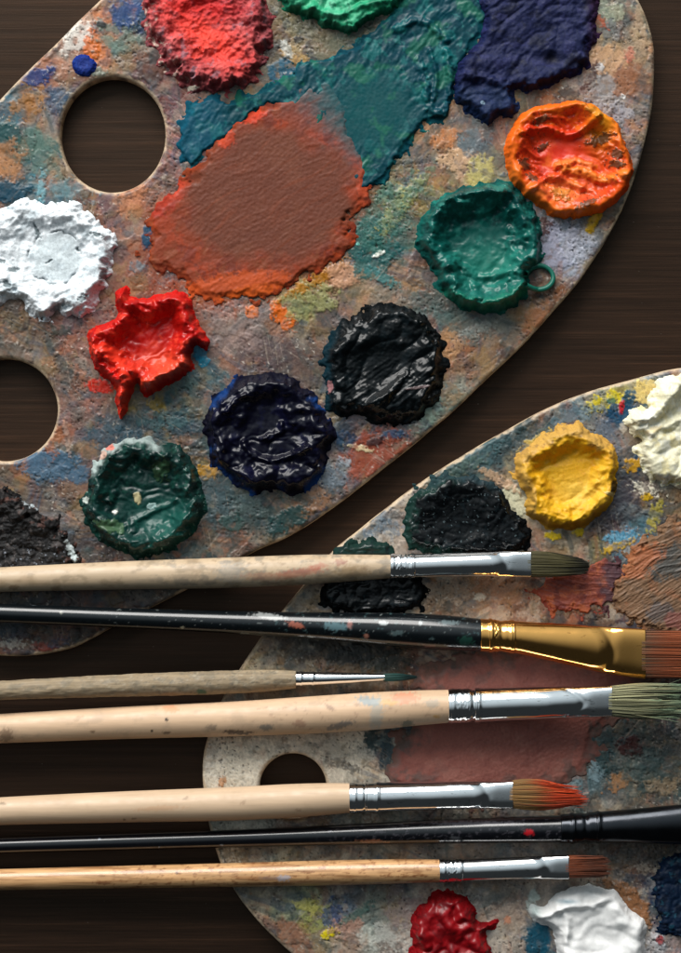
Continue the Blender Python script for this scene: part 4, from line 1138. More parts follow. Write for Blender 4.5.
# crimson, dry and crusty, top
p = Pile([(140, -5), (145, 12), (142, 28), (154, 44), (160, 60), (172, 74), (182, 87), (190, 90), (200, 88), (225, 94), (240, 90), (255, 80), (262, 66), (270, 45), (272, 20), (268, 0), (262, -22), (220, -38), (170, -34), (146, -22)], seed=112, rag=9, rsc=12)
X, Y = p.X, p.Y
p.bowl(13, 16, 5, 34, (0, .1), .4, 24, soft=1); p.base((150, 66, 70))
p.folds(5, 22, -38, 1.7, 14); p.lumps(2.0, 10); p.comb(1.0, -38, 24, 5, None, 8); p.fine(1.4, 3.2)
hot = np.exp(-(((X - 208) * .78 + (Y - 38) * .62) / 60) ** 2 - ((-(X - 208) * .62 + (Y - 38) * .78) / 24) ** 2)
p.cloud((184, 98, 98), 18, 0, .35, .8); p.cloud((104, 44, 52), 14, .05, .35, .8, 3); p.tint((222, 58, 40), hot * .9); p.cloud((116, 96, 106), 10, .15, .4, .8, 6, where=1 - .8 * hot)
p.tint((186, 26, 24), np.exp(-((X - 205) / 46) ** 2 - ((Y - 8) / 16) ** 2) * .8)
edg = 1 - sstep(3, 16, p.D + fbm(X, Y, 9, 3, 6) * 8)
p.tint((112, 54, 58), edg * .7); p.cloud((196, 176, 162), 6, .1, .35, .8, 9, where=edg * (1 - sstep(175, 200, X)))
p.smooth(.6)
p.spot((226, 216, 196), 190, 89, 8, 2.4, -10, .9, 2.0); p.spot((222, 66, 52), 198, 55, 7, 4, -45, .8, -2)
p.build('paint_pile', M_MATTE, ZB, label='crusty crimson and coral red dried paint pile at the top, right of a thumb hole', group=G1)

# mint green at the top edge
p = Pile([(282, 0), (285, 10), (300, 16), (320, 24), (338, 31), (352, 33), (368, 24), (384, 18), (397, 8), (404, -6), (400, -28), (350, -42), (300, -32), (278, -15)], seed=123, rag=5, rsc=11)
p.bowl(13, 9, 8, 20, (0, .1), .3, 26); p.base((34, 140, 100)); p.cloud((78, 170, 132), 18, 0, .35, .8); p.cloud((16, 100, 74), 10, .1, .35, .8, 4)
p.folds(4.5, 12, -25, 2.5, 8); p.comb(1.2, -28, 34, 4, None, 5); p.fine(.5, 3); p.ridge([(312, 10), (340, 18), (362, 8), (392, 2)], 5, 3.5); p.tint((12, 66, 52), (1 - sstep(1, 6, p.D)) * .7)
p.smooth(.7)
p.build('paint_pile', M_SMEAR, ZB, label='mint green paint pile cut by the top edge of the photo', group=G1)

# deep violet blue at the top
p = Pile([(478, -4), (482, 18), (478, 42), (462, 58), (455, 72), (453, 90), (455, 103), (470, 113), (484, 124), (492, 126), (501, 118), (515, 117), (519, 105), (512, 92), (530, 91), (550, 86), (570, 77), (582, 70), (592, 58), (590, 46), (598, 42), (596, 20), (600, 0), (592, -32), (540, -42), (488, -32)], seed=134, rag=4, rsc=10)
X, Y = p.X, p.Y
p.bowl(10, 10, 7, 40, (0, .15), .4, 24); p.base((20, 27, 62)); p.cloud((12, 16, 38), 24, 0, .4, .8); p.cloud((36, 40, 80), 14, .1, .4, .7, 3); p.tint((22, 42, 74), sstep(80, 95, Y) * .6)
p.tint((66, 36, 60), sstep(582, 600, X) * .7)
p.folds(3.6, 17, -38, 2.4, 14); p.comb(1.2, -38, 34, 4, None, 6); p.folds(1.4, 6, -40, 2.4, 6, None, 4); p.fine(.6, 2.8); p.mound(551, 60, 11, 7, 0, -7); p.mound(545, 32, 14, 8, 0, -4); p.tint((16, 16, 34), np.exp(-((X - 551) / 9) ** 2 - ((Y - 60) / 6) ** 2))
p.ridge([(455, 76), (490, 82), (520, 92), (560, 84)], 7, 5); p.smooth(.8); p.spot((150, 176, 196), 482, 105, 2.4, 1.6, 20, .8)
p.build('paint_pile', M_MATTE, ZB, label='dark violet blue paint pile with a lower tongue, above the orange pile', group=G1)

# orange bowl
p = Pile([(504, 152), (509, 132), (521, 115), (538, 106), (550, 105), (558, 103), (574, 100), (590, 105), (606, 114), (620, 127), (627, 146), (633, 166), (629, 187), (616, 204), (596, 214), (573, 219), (552, 216), (537, 206), (521, 194), (509, 177)], seed=145, rag=2.6, rsc=11)
X, Y = p.X, p.Y
p.film = 1.5; p.bowl(18, 8, 5, 20, (0, .0), .22, 26, soft=.15); p.base((218, 96, 18))
inn = sstep(8, 15, p.D + fbm(X, Y, 16, 3, 2) * 7)
p.tint((200, 58, 20), inn * .95); p.cloud((226, 112, 28), 20, .1, .4, .7, 2); p.cloud((180, 38, 18), 18, .0, .35, .8, 5, where=inn)
p.tint((226, 148, 24), np.exp(-((X - 600) / 14) ** 2 - ((Y - 125) / 26) ** 2) * .8); p.tint((220, 70, 14), (1 - inn) * sstep(575, 625, X) * sstep(140, 190, Y) * .8)
p.tint((206, 44, 24), np.exp(-((X - 560) / 30) ** 2 - ((Y - 150) / 18) ** 2) * .7)
p.folds(5.5, 17, 20, 1.8, 14, inn * (.4 + .6 * (1 - np.exp(-((X - 566) / 24) ** 2 - ((Y - 152) / 15) ** 2)))); p.comb(1.0, 25, 44, 5, inn, 9); p.lumps(2.5, 8, inn * (1 - sstep(25, 40, p.D))); p.fine(.3, 3)
p.ridge([(520, 135), (545, 130), (570, 136), (596, 120)], 6, 7); p.ridge([(560, 168), (580, 172), (602, 180), (624, 176)], 8, 6, (230, 118, 40)); p.ridge([(528, 192), (552, 178), (580, 190)], 6, 5)
p.ridge([(556, 166), (575, 162), (590, 168)], 6, 4, (232, 114, 50)); p.mound(566, 148, 26, 16, 15, -4); p.mound(572, 118, 16, 8, 0, -6)
p.tint((230, 124, 66), np.exp(-((X - 562) / 26) ** 2 - ((Y - 192) / 11) ** 2) * .7)
p.smooth(.8)
for i, (a, b, c, d, e) in enumerate([(598, 141, 13, 4.5, -18), (614, 156, 6, 5, 0), (615, 166, 8, 3.5, 10), (541, 122, 9, 3.6, -25), (524, 165, 7, 5, 40), (531, 179, 7, 3.6, 30), (584, 206, 12, 3, -28), (542, 148, 7, 3, -30), (590, 113, 10, 4, 30), (560, 195, 9, 6, 20)]):
    p.spot((74, 58, 40) if i < 8 else (150, 120, 40), a, b, c, d, e, .85 if i < 8 else .5, 1.2, .9, .25, i)
p.cloud((60, 40, 26), 4.5, .38, .52, .8, 11, where=inn * (1 - sstep(22, 40, p.D)))
p.build('paint_pile', M_WET, ZB, label='bright orange paint pile shaped like a rimmed bowl, near the palette edge', group=G1)

# emerald green bowl with a curl
p = Pile([(419, 228), (430, 205), (450, 192), (478, 183), (505, 182), (522, 194), (532, 210), (541, 225), (543, 245), (540, 262), (530, 272), (528, 290), (515, 306), (495, 313), (470, 312), (450, 303), (440, 290), (430, 270), (420, 255), (414, 242)], seed=156, rag=4, rsc=12)
X, Y = p.X, p.Y
p.bowl(21, 13, 3, 24, (0, -.05), .3, 26, soft=.75); p.base((8, 78, 72)); p.cloud((5, 54, 54), 18, 0, .35, .8); p.cloud((34, 118, 106), 14, .12, .4, .5, 4)
low = np.exp(-((X - 490) / 34) ** 2 - ((Y - 266) / 24) ** 2); p.tint((34, 122, 104), low * .6)
p.folds(4.6, 14, 10, 1.7, 14, 1 - low * .7); p.folds(1.8, 6.5, -20, 1.9, 8, 1 - .7 * low, 5); p.comb(1.2, -20, 30, 5, low, 8, curl=(480, 250, 40)); p.fine(.5, 2.6)
p.ridge([(444, 294), (470, 305), (500, 302), (524, 290)], 10, 9, (20, 104, 84)); p.ridge([(455, 262), (480, 278), (508, 272)], 6, 3.5); p.ridge([(436, 275), (450, 268), (456, 285)], 5, 5); p.ridge([(430, 210), (460, 196), (500, 196)], 7, 5)
p.mound(480, 234, 34, 18, 0, -4); p.smooth(.8)
gp = p.build('paint_pile', M_WET, ZB, label='emerald green wet paint pile with a thin curled loop on its right side', group=G1)
cp = [(525, 286, T1 + 12), (532, 289, T1 + 8)] + [(539 + 14 * math.cos(a), 278 + 12 * math.sin(a), T1 + 3.8 + 1.5 * math.sin(a * 1.5)) for a in np.linspace(1.7, -2.6, 18)] + [(524, 275, T1 + 14)]
cp = np.array(cp); tt = np.linspace(0, 1, len(cp)); ti = np.linspace(0, 1, 70)
cpi = np.stack([np.interp(ti, tt, cp[:, i]) for i in range(3)], 1)
Vt, Ft = tube(cpi, 2.6 + .6 * np.sin(ti * 9) * ti, 10)
Ct = np.tile(lin((20, 100, 84)), (len(Vt), 1))
me = raw_mesh('paint_curl', to_world(Vt, T1, gp.location), flip(Ft), Ct)
link('paint_curl', me, M_WET, gp)

# black green, combed
p = Pile([(322, 360), (328, 342), (340, 325), (358, 313), (380, 305), (405, 305), (425, 315), (436, 332), (446, 352), (445, 375), (441, 392), (432, 406), (420, 420), (400, 425), (380, 424), (358, 415), (345, 418), (330, 412), (324, 398), (326, 385)], seed=167, rag=5, rsc=12)
X, Y = p.X, p.Y
p.bowl(11, 15, 7, 30, (0, .1), .35, 22); p.base((6, 10, 12)); p.cloud((10, 19, 23), 18, .1, .4, .7); p.tint((10, 40, 50), (1 - sstep(2, 12, p.D)) * (1 - sstep(330, 345, X)) * .8)
lw = sstep(345, 380, Y)
p.folds(4.0, 22, -34, 2.4, 14); p.comb(.9, -34, 46, 3.4, .2 + .8 * lw, 6); p.comb(.6, -38, 26, 2.2, lw, 5, seed=5); p.fine(.4, 2.6)
p.mound(385, 398, 40, 12, -32, 6); p.mound(420, 396, 20, 14, 0, 4); p.mound(372, 340, 24, 9, -10, 4); p.ridge([(356, 411), (385, 396), (408, 374)], 6, 3); p.ridge([(432, 360), (440, 376), (452, 380)], 4, 3)
p.smooth(.6)
p.spot((158, 110, 112), 330, 387, 3, 6, 0, .85, 1); p.spot((130, 112, 112), 418, 388, 12, 1.4, -8, .6, .6, seed=2)
p.build('paint_pile', M_GLOSS, ZB, label='blackish green combed paint pile between the emerald and navy piles', group=G1)

# navy, wet
p = Pile([(202, 425), (210, 405), (225, 388), (240, 378), (262, 372), (285, 374), (302, 385), (318, 398), (326, 415), (338, 434), (328, 450), (326, 470), (315, 485), (295, 494), (270, 491), (255, 494), (240, 490), (225, 475), (212, 465), (208, 445)], seed=178, rag=4, rsc=11)
X, Y = p.X, p.Y
p.bowl(14, 15, 4, 26, (0, 0), .35, 22); p.base((9, 9, 24)); p.cloud((14, 15, 42), 16, .15, .4, .6, 3)
rimz = 1 - sstep(2, 10, p.D + fbm(X, Y, 8, 3, 3) * 4)
p.tint((16, 52, 106), rimz * sstep(.0, .3, fbm(X, Y, 26, 2, 8) + .3 * (Y > 465) * (X > 270) + .2 * (X < 212) - .25) * .9)
mid = np.exp(-((X - 268) / 36) ** 2 - ((Y - 440) / 20) ** 2)
p.folds(4.0, 17, 15, 2.0, 14, .25 + .75 * (1 - p.b)); p.folds(3.2, 9, -10, 2.6, 10, np.clip(mid + (1 - p.b) * .3, 0, 1), 5); p.fine(.3, 3)
p.ridge([(244, 442), (252, 454), (270, 460), (290, 456), (308, 448)], 5, 5); p.ridge([(262, 440), (280, 432), (282, 424)], 5, 5); p.mound(242, 420, 12, 5, -58, 5); p.ridge([(228, 412), (238, 400), (252, 394)], 5, 4)
p.mound(296, 424, 9, 7, 0, 4); p.smooth(.8)
p.build('paint_pile', M_GLOSS, ZB, label='glossy near-black navy paint pile with blue edges, left of the blackish green pile', group=G1)

# bottle green, wet
p = Pile([(85, 497), (90, 478), (100, 456), (115, 443), (135, 437), (155, 443), (175, 445), (190, 458), (200, 478), (204, 500), (204, 515), (194, 530), (180, 545), (160, 555), (140, 558), (120, 551), (100, 540), (90, 525), (82, 510)], seed=189, rag=4, rsc=11)
X, Y = p.X, p.Y
p.bowl(17, 13, 3, 22, (0, -.05), .3, 20, soft=.85); p.base((10, 44, 40)); p.cloud((6, 28, 28), 16, -.05, .3, .8); p.cloud((22, 72, 60), 10, .15, .4, .5, 3)
low = np.exp(-((X - 164) / 30) ** 2 - ((Y - 520) / 22) ** 2); p.tint((24, 90, 80), low * .6)
p.folds(3.6, 13, 10, 1.6, 12, 1 - .7 * low); p.folds(1.6, 6.5, 0, 1.5, 7, 1 - low, 4); p.comb(1.2, -25, 34, 7, low, 8, seed=4); p.fine(.5, 2.6)
p.ridge([(140, 540), (164, 538), (186, 520), (196, 500)], 6, 4); p.ridge([(128, 524), (152, 512), (176, 500)], 5, 2.5); p.smooth(.8)
edl = (1 - sstep(2, 9, p.D + fbm(X, Y, 7, 3, 4) * 4))
p.tint((190, 204, 200), edl * (1 - sstep(150, 160, X - (Y - 440) * 0.7)) * (1 - sstep(470, 480, Y)) * .6)
p.spot((196, 110, 96), 110, 447, 4, 4, 0, .9, .8, seed=1); p.spot((206, 160, 140), 103, 455, 5, 4, -40, .7, .6, seed=6)
p.spot((196, 184, 140), 138, 498, 3.6, 6, -10, .85, 1.0, seed=2); p.spot((226, 226, 216), 116, 512, 2.8, 2, 0, .95, 1, seed=3); p.spot((170, 200, 196), 152, 506, 5, 3, -20, .7, 1, seed=4)
p.spot((196, 204, 196), 86, 500, 3.4, 3.4, 0, .8, 1, seed=7); p.spot((86, 116, 78), 112, 526, 15, 6, 14, .5, .6, .6, seed=8); p.spot((70, 96, 54), 162, 470, 9, 9, 0, .35, .6, 1.0, seed=9)
p.cloud((120, 150, 140), 3.5, .42, .55, .7, 12, where=1 - sstep(8, 18, p.D))
p.build('paint_pile', M_WET, ZB, label='dark bottle green wet paint pile with a pale crust at its upper left', group=G1)

# vivid red with a drawn-out tip
p = Pile([(88, 345), (90, 330), (108, 322), (118, 312), (114, 300), (125, 286), (131, 297), (150, 297), (165, 293), (180, 292), (192, 300), (196, 318), (205, 332), (211, 341), (206, 351), (196, 346), (191, 358), (192, 368), (180, 379), (165, 387), (148, 396), (140, 392), (137, 384), (131, 399), (121.5, 421), (115.5, 402), (114, 388), (105, 379), (94, 366)], seed=190, rag=2.0, rsc=7)
X, Y = p.X, p.Y
p.bowl(21, 10, 3, 20, (0, -.1), .35, 18, soft=.6); p.base((178, 20, 14)); p.cloud((150, 12, 12), 18, 0, .35, .8); p.cloud((216, 62, 40), 12, .15, .4, .6, 3)
rimz = 1 - sstep(8, 16, p.D)
p.folds(5.5, 12, 20, 1.5, 11, .25 + .75 * rimz); p.lumps(1.4, 7, rimz); p.folds(2.6, 8, -30, 2.6, 10, 1 - rimz, 6); p.fine(.3, 3)
p.ridge([(92, 350), (112, 354), (124, 367), (127, 384), (122.5, 416)], 13, 9, (214, 52, 32)); p.ridge([(92, 362), (110, 370), (121, 382)], 6, 5, (186, 22, 18)); p.ridge([(98, 356), (114, 362), (124, 376)], 4, 3); p.ridge([(136, 388), (160, 377), (186, 362)], 8, 6, (214, 66, 42))
p.tint((222, 78, 48), np.exp(-((X - 160) / 22) ** 2 - ((Y - 362) / 12) ** 2) * .7); p.smooth(.8)
p.film = 3; p.build('paint_pile', M_WET, ZB, label='vivid scarlet paint pile with a pointed tip drawn out downwards', group=G1)

# blue dab
p = Pile([(72, 62), (76, 56), (84, 54), (92, 57), (97, 64), (95, 72), (88, 77), (78, 75), (72, 69)], 0.5, seed=201, rag=1.8, rsc=7)
p.film = 0; p.bowl(2.6, 6, 2.4, 6, var=.2); p.base((22, 42, 112)); p.cloud((34, 62, 136), 8, .1, .4, .6); p.comb(.6, -40, 16, 3); p.fine(.4, 2.5)
p.build('paint_dab', M_MATTE, T1 + .3, label='small ultramarine blue dab of paint above the round thumb hole', group=G1)

# black crust, lower left
p = Pile([(-30, 486), (0, 489), (20, 494), (34, 508), (52, 519), (66, 533), (74, 547), (80, 562), (66, 574), (20, 582), (-30, 580), (-46, 530)], seed=212, rag=9, rsc=11)
X, Y = p.X, p.Y
p.bowl(10, 12, 5, 26, var=.4); p.base((26, 25, 25)); p.cloud((84, 78, 76), 9, .15, .4, .6); p.cloud((16, 16, 18), 14, 0, .3, .7, 3); p.cloud((96, 66, 58), 8, .15, .4, .7, 5, where=1 - sstep(4, 20, p.D))
p.folds(4, 16, -12, 2, 12); p.comb(1.2, -12, 32, 4.2, None, 8); p.lumps(2.0, 7); p.fine(.9, 2.4)
p.spot((176, 186, 190), 30, 503, 9, 3, 30, .8, 1.6, .8, seed=1); p.spot((190, 200, 200), 72, 552, 3, 13, -22, .85, 1.6, .8, seed=2); p.cloud((140, 146, 156), 4, .35, .5, .7, 8, where=sstep(538, 556, Y))
p.smooth(.5)
p.build('paint_pile', M_MATTE, ZB, label='crusty charcoal black paint pile at the left edge just above the top brush', group=G1)

# ---- piles on the second palette ------------------------------------
p = Pile([(514, 458), (526, 446), (545, 433), (565, 424), (585, 427), (602, 438), (615, 448), (620, 465), (616, 480), (617, 492), (606, 508), (592, 522), (575, 529), (555, 528), (535, 520), (526, 508), (523, 490), (514, 475)], seed=223, rag=3.4, rsc=13)
X, Y = p.X, p.Y
p.bowl(19, 12, 4, 18, (0, -.05), .3, 22, soft=.6); p.base((214, 158, 22))
inn = sstep(9, 15, p.D + fbm(X, Y, 10, 3, 2) * 5); up = 1 - sstep(440, 470, Y + fbm(X, Y, 14, 3, 7) * 12)
p.cloud((224, 174, 38), 16, 0, .35, .6); p.cloud((200, 136, 18), 14, .1, .4, .6, 3)
p.tint((184, 144, 76), (1 - inn) * np.clip(up + (X < 535) * .8, 0, 1) * .85); p.cloud((140, 106, 62), 6, .1, .4, .7, 5, where=(1 - inn) * up)
p.tint((130, 96, 38), (1 - sstep(1, 9, p.D)) * sstep(500, 515, Y) * .85); p.tint((232, 196, 86), np.exp(-((X - 580) / 22) ** 2 - ((Y - 492) / 14) ** 2) * .6)
p.lumps(2.2, 12, 1 - inn); p.lumps(1.5, 4.5, (1 - inn) * up); p.folds(1.8, 12, -22, 2.6, 10, inn); p.comb(.7, -22, 26, 4, inn, 6); p.fine(.4, 2.6)
p.mound(565, 455, 34, 12, 0, -3); p.smooth(.6); p.spot((40, 34, 20), 613, 487, 4, 7, 15, .9, -1, seed=1); p.spot((220, 200, 136), 610, 494, 8, 2, 15, .8, 1, seed=2)
p.build('paint_pile', M_SMEAR, ZB, label='golden yellow paint pile hollowed like a bowl, with a crusty ochre rim', group=G2)

p = Pile([(625, 418), (632, 410), (645, 407), (652, 395), (662, 379), (690, 374), (740, 385), (755, 440), (735, 490), (700, 493), (681, 488), (662, 483), (648, 478), (640, 464), (636, 450), (641, 440), (628, 432)], seed=234, rag=4, rsc=9)
X, Y = p.X, p.Y
p.bowl(14, 12, 7, 34, var=.3, soft=.5); p.base((226, 220, 190)); p.cloud((232, 230, 216), 16, 0, .3, .8); p.cloud((208, 192, 130), 16, .15, .4, .6, 3)
p.folds(3.2, 16, -32, 2.6, 12); p.comb(.9, -35, 34, 4, None, 5); p.fine(.4, 2.6)
p.ridge([(632, 420), (652, 416), (664, 404), (676, 384)], 9, 7); p.ridge([(640, 440), (655, 430), (680, 420)], 7, 5); p.mound(678, 412, 20, 14, -40, -4); p.smooth(.8)
p.cloud((170, 160, 70), 5, .12, .35, .8, 8, where=(1 - sstep(3, 10, p.D)) * sstep(460, 474, Y)); p.spot((190, 160, 90), 652, 430, 9, 3, -20, .5, seed=3)
p.build('paint_pile', M_SMEAR, ZB, label='thick creamy white paint pile at the right edge beside the yellow pile', group=G2)

p = Pile([(404, 520), (410, 500), (425, 485), (445, 475), (465, 474), (488, 482), (504, 495), (515, 510), (528, 524), (531, 540), (515, 556), (480, 562), (440, 558), (415, 550), (405, 535)], seed=245, rag=6, rsc=13)
X, Y = p.X, p.Y
p.bowl(6, 14, 3.5, 26, var=.4); p.base((5, 7, 9)); p.cloud((14, 24, 28), 10, .2, .45, .6, 4)
p.tint((22, 50, 44), (1 - sstep(3, 14, p.D + fbm(X, Y, 9, 3, 3) * 7)) * (1 - sstep(440, 470, X)) * .9); p.tint((46, 66, 72), (1 - sstep(2, 10, p.D)) * (1 - sstep(480, 496, Y)) * .6)
p.folds(2.6, 14, -15, 2, 12, .3 + .7 * (1 - p.b)); p.folds(.5, 6, -10, 1.8, 7, None, 4); p.fine(.25, 2.4); p.smooth(.6); p.cloud((100, 116, 120), 3.4, .46, .58, .7, 9)
p.build('paint_pile', M_GLOSS, ZB, label='wide flat black paint pile left of the yellow pile', group=G2)

p = Pile([(324, 582), (330, 560), (345, 545), (362, 539), (385, 542), (396, 552), (410, 568), (426, 590), (424, 604), (405, 612), (370, 615), (338, 612), (322, 600)], seed=256, rag=6, rsc=13)
X, Y = p.X, p.Y
p.bowl(6, 9, 4, 20, var=.4); p.base((6, 9, 11)); p.tint((22, 48, 42), (1 - sstep(552, 562, Y)) * .8); p.cloud((26, 36, 40), 8, .2, .45, .6)
p.folds(2.4, 10, -15, 1.8, 8); p.fine(.5, 2.4); p.smooth(.6)
p.build('paint_pile', M_GLOSS, ZB, label='black paint patch half hidden under the two topmost brushes', group=G2)

p = Pile([(412, 935), (415, 912), (428, 898), (445, 892), (462, 895), (474, 908), (480, 921), (497, 920), (486, 934), (492, 950), (485, 972), (450, 988), (420, 978)], seed=267, rag=3, rsc=8)
X, Y = p.X, p.Y
p.bowl(14, 13, 11, 18, var=.35, vsc=20, soft=.3); p.base((132, 8, 16)); p.cloud((96, 5, 12), 14, 0, .3, .8); p.cloud((160, 20, 28), 10, .2, .45, .6, 3)
p.folds(6, 17, -60, 1.5, 12); p.folds(1.6, 8, -40, 1.7, 8, None, 4); p.fine(.2, 3); p.mound(450, 925, 12, 10, 0, 5); p.mound(444, 905, 12, 6, 20, -4); p.smooth(1.1)
p.build('paint_pile', M_WET, ZB, label='glossy deep crimson paint pile at the bottom edge below the wooden brush', group=G2)

p = Pile([(528, 912), (532, 903), (545, 905), (553, 895), (570, 887), (588, 884), (604, 888), (615, 889), (625, 900), (633, 911), (645, 918), (646, 935), (643, 962), (620, 988), (580, 992), (560, 972), (556, 945), (553, 930), (536, 922)], seed=278, rag=2.0, rsc=10)
X, Y = p.X, p.Y
p.film = 2; p.bowl(14, 13, 10, 24, var=.3, vsc=24, soft=.2); p.base((228, 227, 225)); p.cloud((206, 208, 206), 12, .25, .5, .4)
p.folds(3.2, 18, 10, 2.2, 12); p.comb(.7, 10, 40, 6, None, 8, curl=(595, 945, 60)); p.fine(.15, 3)
p.ridge([(540, 914), (562, 905), (590, 902), (606, 896)], 6, 4.5); p.ridge([(552, 900), (566, 918), (564, 936)], 6, 4); p.mound(618, 905, 12, 10, 0, 5); p.mound(600, 935, 26, 12, 10, -3); p.add((Y - 930) * .12); p.smooth(1.3)
p.tint((96, 130, 144), np.exp(-((X - 566) / 11) ** 2 - ((Y - 899) / 2.2) ** 2) * .8); p.tint((150, 176, 172), np.exp(-((X - 534) / 6) ** 2 - ((Y - 910) / 8) ** 2) * .6)
p.build('paint_pile', M_WET, ZB, label='smooth glossy white paint pile at the bottom edge, right of the crimson one', group=G2)

p = Pile([(653, 880), (660, 862), (682, 850), (720, 860), (735, 905), (712, 940), (680, 936), (664, 930), (655, 912)], seed=289, rag=7, rsc=9)
p.bowl(4, 8, 3, 20, var=.4); p.base((12, 28, 50)); p.cloud((8, 18, 34), 14, 0, .3, .8); p.cloud((30, 72, 90), 9, .2, .45, .7, 4); p.folds(2.4, 10, -60, 1.6); p.fine(.6, 2.6); p.smooth(.6)
p.build('paint_pile', M_SATIN, ZB, label='thin navy blue paint patch cut by the right edge, beside the white pile', group=G2)

# ---- brushes ---------------------------------------------------------
def flat_axis(z): return lambda x: np.full(np.shape(x), float(z))
def lean(xt, rt, xc, zc): return lambda x: rt + (np.asarray(x, float) - xt) * (zc - rt) / (xc - xt)

# A: filbert
b = Brush('paintbrush with a raw tan handle and dark olive rounded bristles, topmost in the row', 391, flat_axis(T1 + 17))
b.start(566)
b.handle([(-330, 594, 7), (-200, 588, 9.5), (-100, 583.5, 11), (0, 579.6, 12.3), (120, 575.5, 14), (240, 572.3, 15.2), (310, 569.5, 14.8), (360, 567.6, 13), (391, 566.6, 11.6)], M_RAW, (190, 167, 138), seed=5,
         stains=[(15, 587, 5, 2.6, 0, (120, 92, 62), .6), (57, 589, 5, 2.4, 0, (128, 98, 66), .6), (232, 573, 14, 9, 0, (150, 146, 138), .5), (300, 572, 22, 4, -8, (176, 92, 72), .5), (318, 566, 10, 3, -12, (170, 84, 66), .5),
                 (270, 576, 26, 4, 0, (176, 118, 92), .4), (340, 562, 6, 3, 0, (140, 60, 50), .5), (352, 572, 16, 7, 0, (140, 112, 76), .5), (225, 562, 6, 2, 0, (120, 120, 118), .5), (285, 583, 18, 3, 0, (150, 120, 92), .5), (186, 576, 16, 3, 0, (150, 132, 110), .5)],
         grime=[((116, 110, 100), .0, .35, 9, .6, 150, 400), ((140, 122, 98), .1, .4, 14, .6, -300, 400), ((120, 92, 64), .2, .5, 5, .45, 200, 400), ((164, 138, 108), .1, .5, 22, .5, -400, 400)])
f = b.ferrule([(390, 566.4, 12.6, 12.6), (413, 566.2, 12.0, 12.0), (440, 565.2, 12.0, 11.4), (480, 564.4, 12.2, 10.2), (510, 564.1, 12.8, 8.6), (531, 564.0, 13.2, 7.6)], M_SILVER, [(393, 1.5, .5), (412, 1.8, .8)], flat=(508, 10, .74, 16), seed=3, emboss=(395, 411, 1.5))
b.band(f, M_SILVER, 413.5, 566.2, 12.2); b.band(f, M_SILVER, 392, 566.4, 12.6, 1.4, .6)
b.bristles(530, 564, 12.6, 5.6, lambda v: (590 - 15 * abs(v - .15) ** 2.6, 565 + v * 9.5), 900, (84, 78, 48), (36, 34, 24), 1, bulge=1.0, ramp_at=.75, stray=3, tip_noise=1.6, tipth=.45)

# B: broad flat with brass ferrule, black handle
b = Brush('paintbrush with a chipped glossy black handle, brass ferrule and broad reddish brown bristles', 481, flat_axis(T1 + 20))
b.start(635)
b.handle([(-330, 606, 6.5), (-200, 608, 8), (-100, 610.5, 8.8), (0, 613.4, 9.5), (120, 618, 10), (240, 622.6, 11.5), (330, 626.5, 14), (400, 630, 17), (440, 632.4, 17.6), (481, 635, 16.2)], M_LACQUER, (10, 15, 18), seed=15,
         stains=[(296, 624, 8, 3, 18, (150, 84, 66), .9), (336, 625, 12, 4, 5, (84, 112, 118), .9), (350, 623, 2.6, 4, 0, (150, 104, 96), .8), (270, 616, 16, 2.6, 8, (150, 152, 150), .8), (383, 622, 4, 2, 0, (190, 196, 196), .8), (366, 635, 2, 2.5, 0, (180, 120, 100), .7),
                 (396, 632, 7, 2.4, 0, (90, 108, 110), .5), (465, 640, 7, 5, 0, (30, 66, 56), .8), (430, 645, 6, 1.4, 0, (130, 90, 84), .7), (420, 622, 2, 2, 0, (180, 190, 190), .7), (62, 612, 1.6, 1.6, 0, (150, 150, 140), .8), (183, 627, 1.8, 1.4, 0, (190, 180, 150), .9), (244, 634, 6, 2, 0, (120, 124, 120), .7), (36, 604, 9, 1.2, 0, (90, 96, 98), .7), (310, 636, 3, 1.4, 0, (150, 160, 160), .7), (448, 622, 10, 2, 0, (120, 136, 138), .5)],
         grime=[((66, 92, 94), .3, .5, 5, .6, 250, 490), ((120, 126, 124), .42, .55, 3.2, .6, 100, 490)])
f = b.ferrule([(480, 635, 16.6, 16.6), (512, 637, 16.2, 16.2), (540, 640.5, 18.2, 15.2), (575, 645.6, 21, 13.2), (610, 650.6, 23.6, 10.6), (645, 654, 25, 8.6)], M_GOLD, [(491, 2.0, 1.0), (501, 2.6, -.8), (511, 2.0, 1.0)], flat=(615, 12, .74, 18), seed=8, emboss=(493, 500, 1.2), seg=96)
b.band(f, M_GOLD, 490, 635.6, 17.0, 1.5, .9); b.band(f, M_GOLD, 513, 637, 16.6, 1.6, .9)
b.bristles(644, 654, 24, 7.0, lambda v: (752 - 4 * v * v, 656 + v * 25), 1800, (100, 84, 64), (140, 68, 34), 2, r=.44, ramp_at=.1, mid=(146, 76, 42), colvar=.28, stray=8, tip_noise=3, tipth=.5)

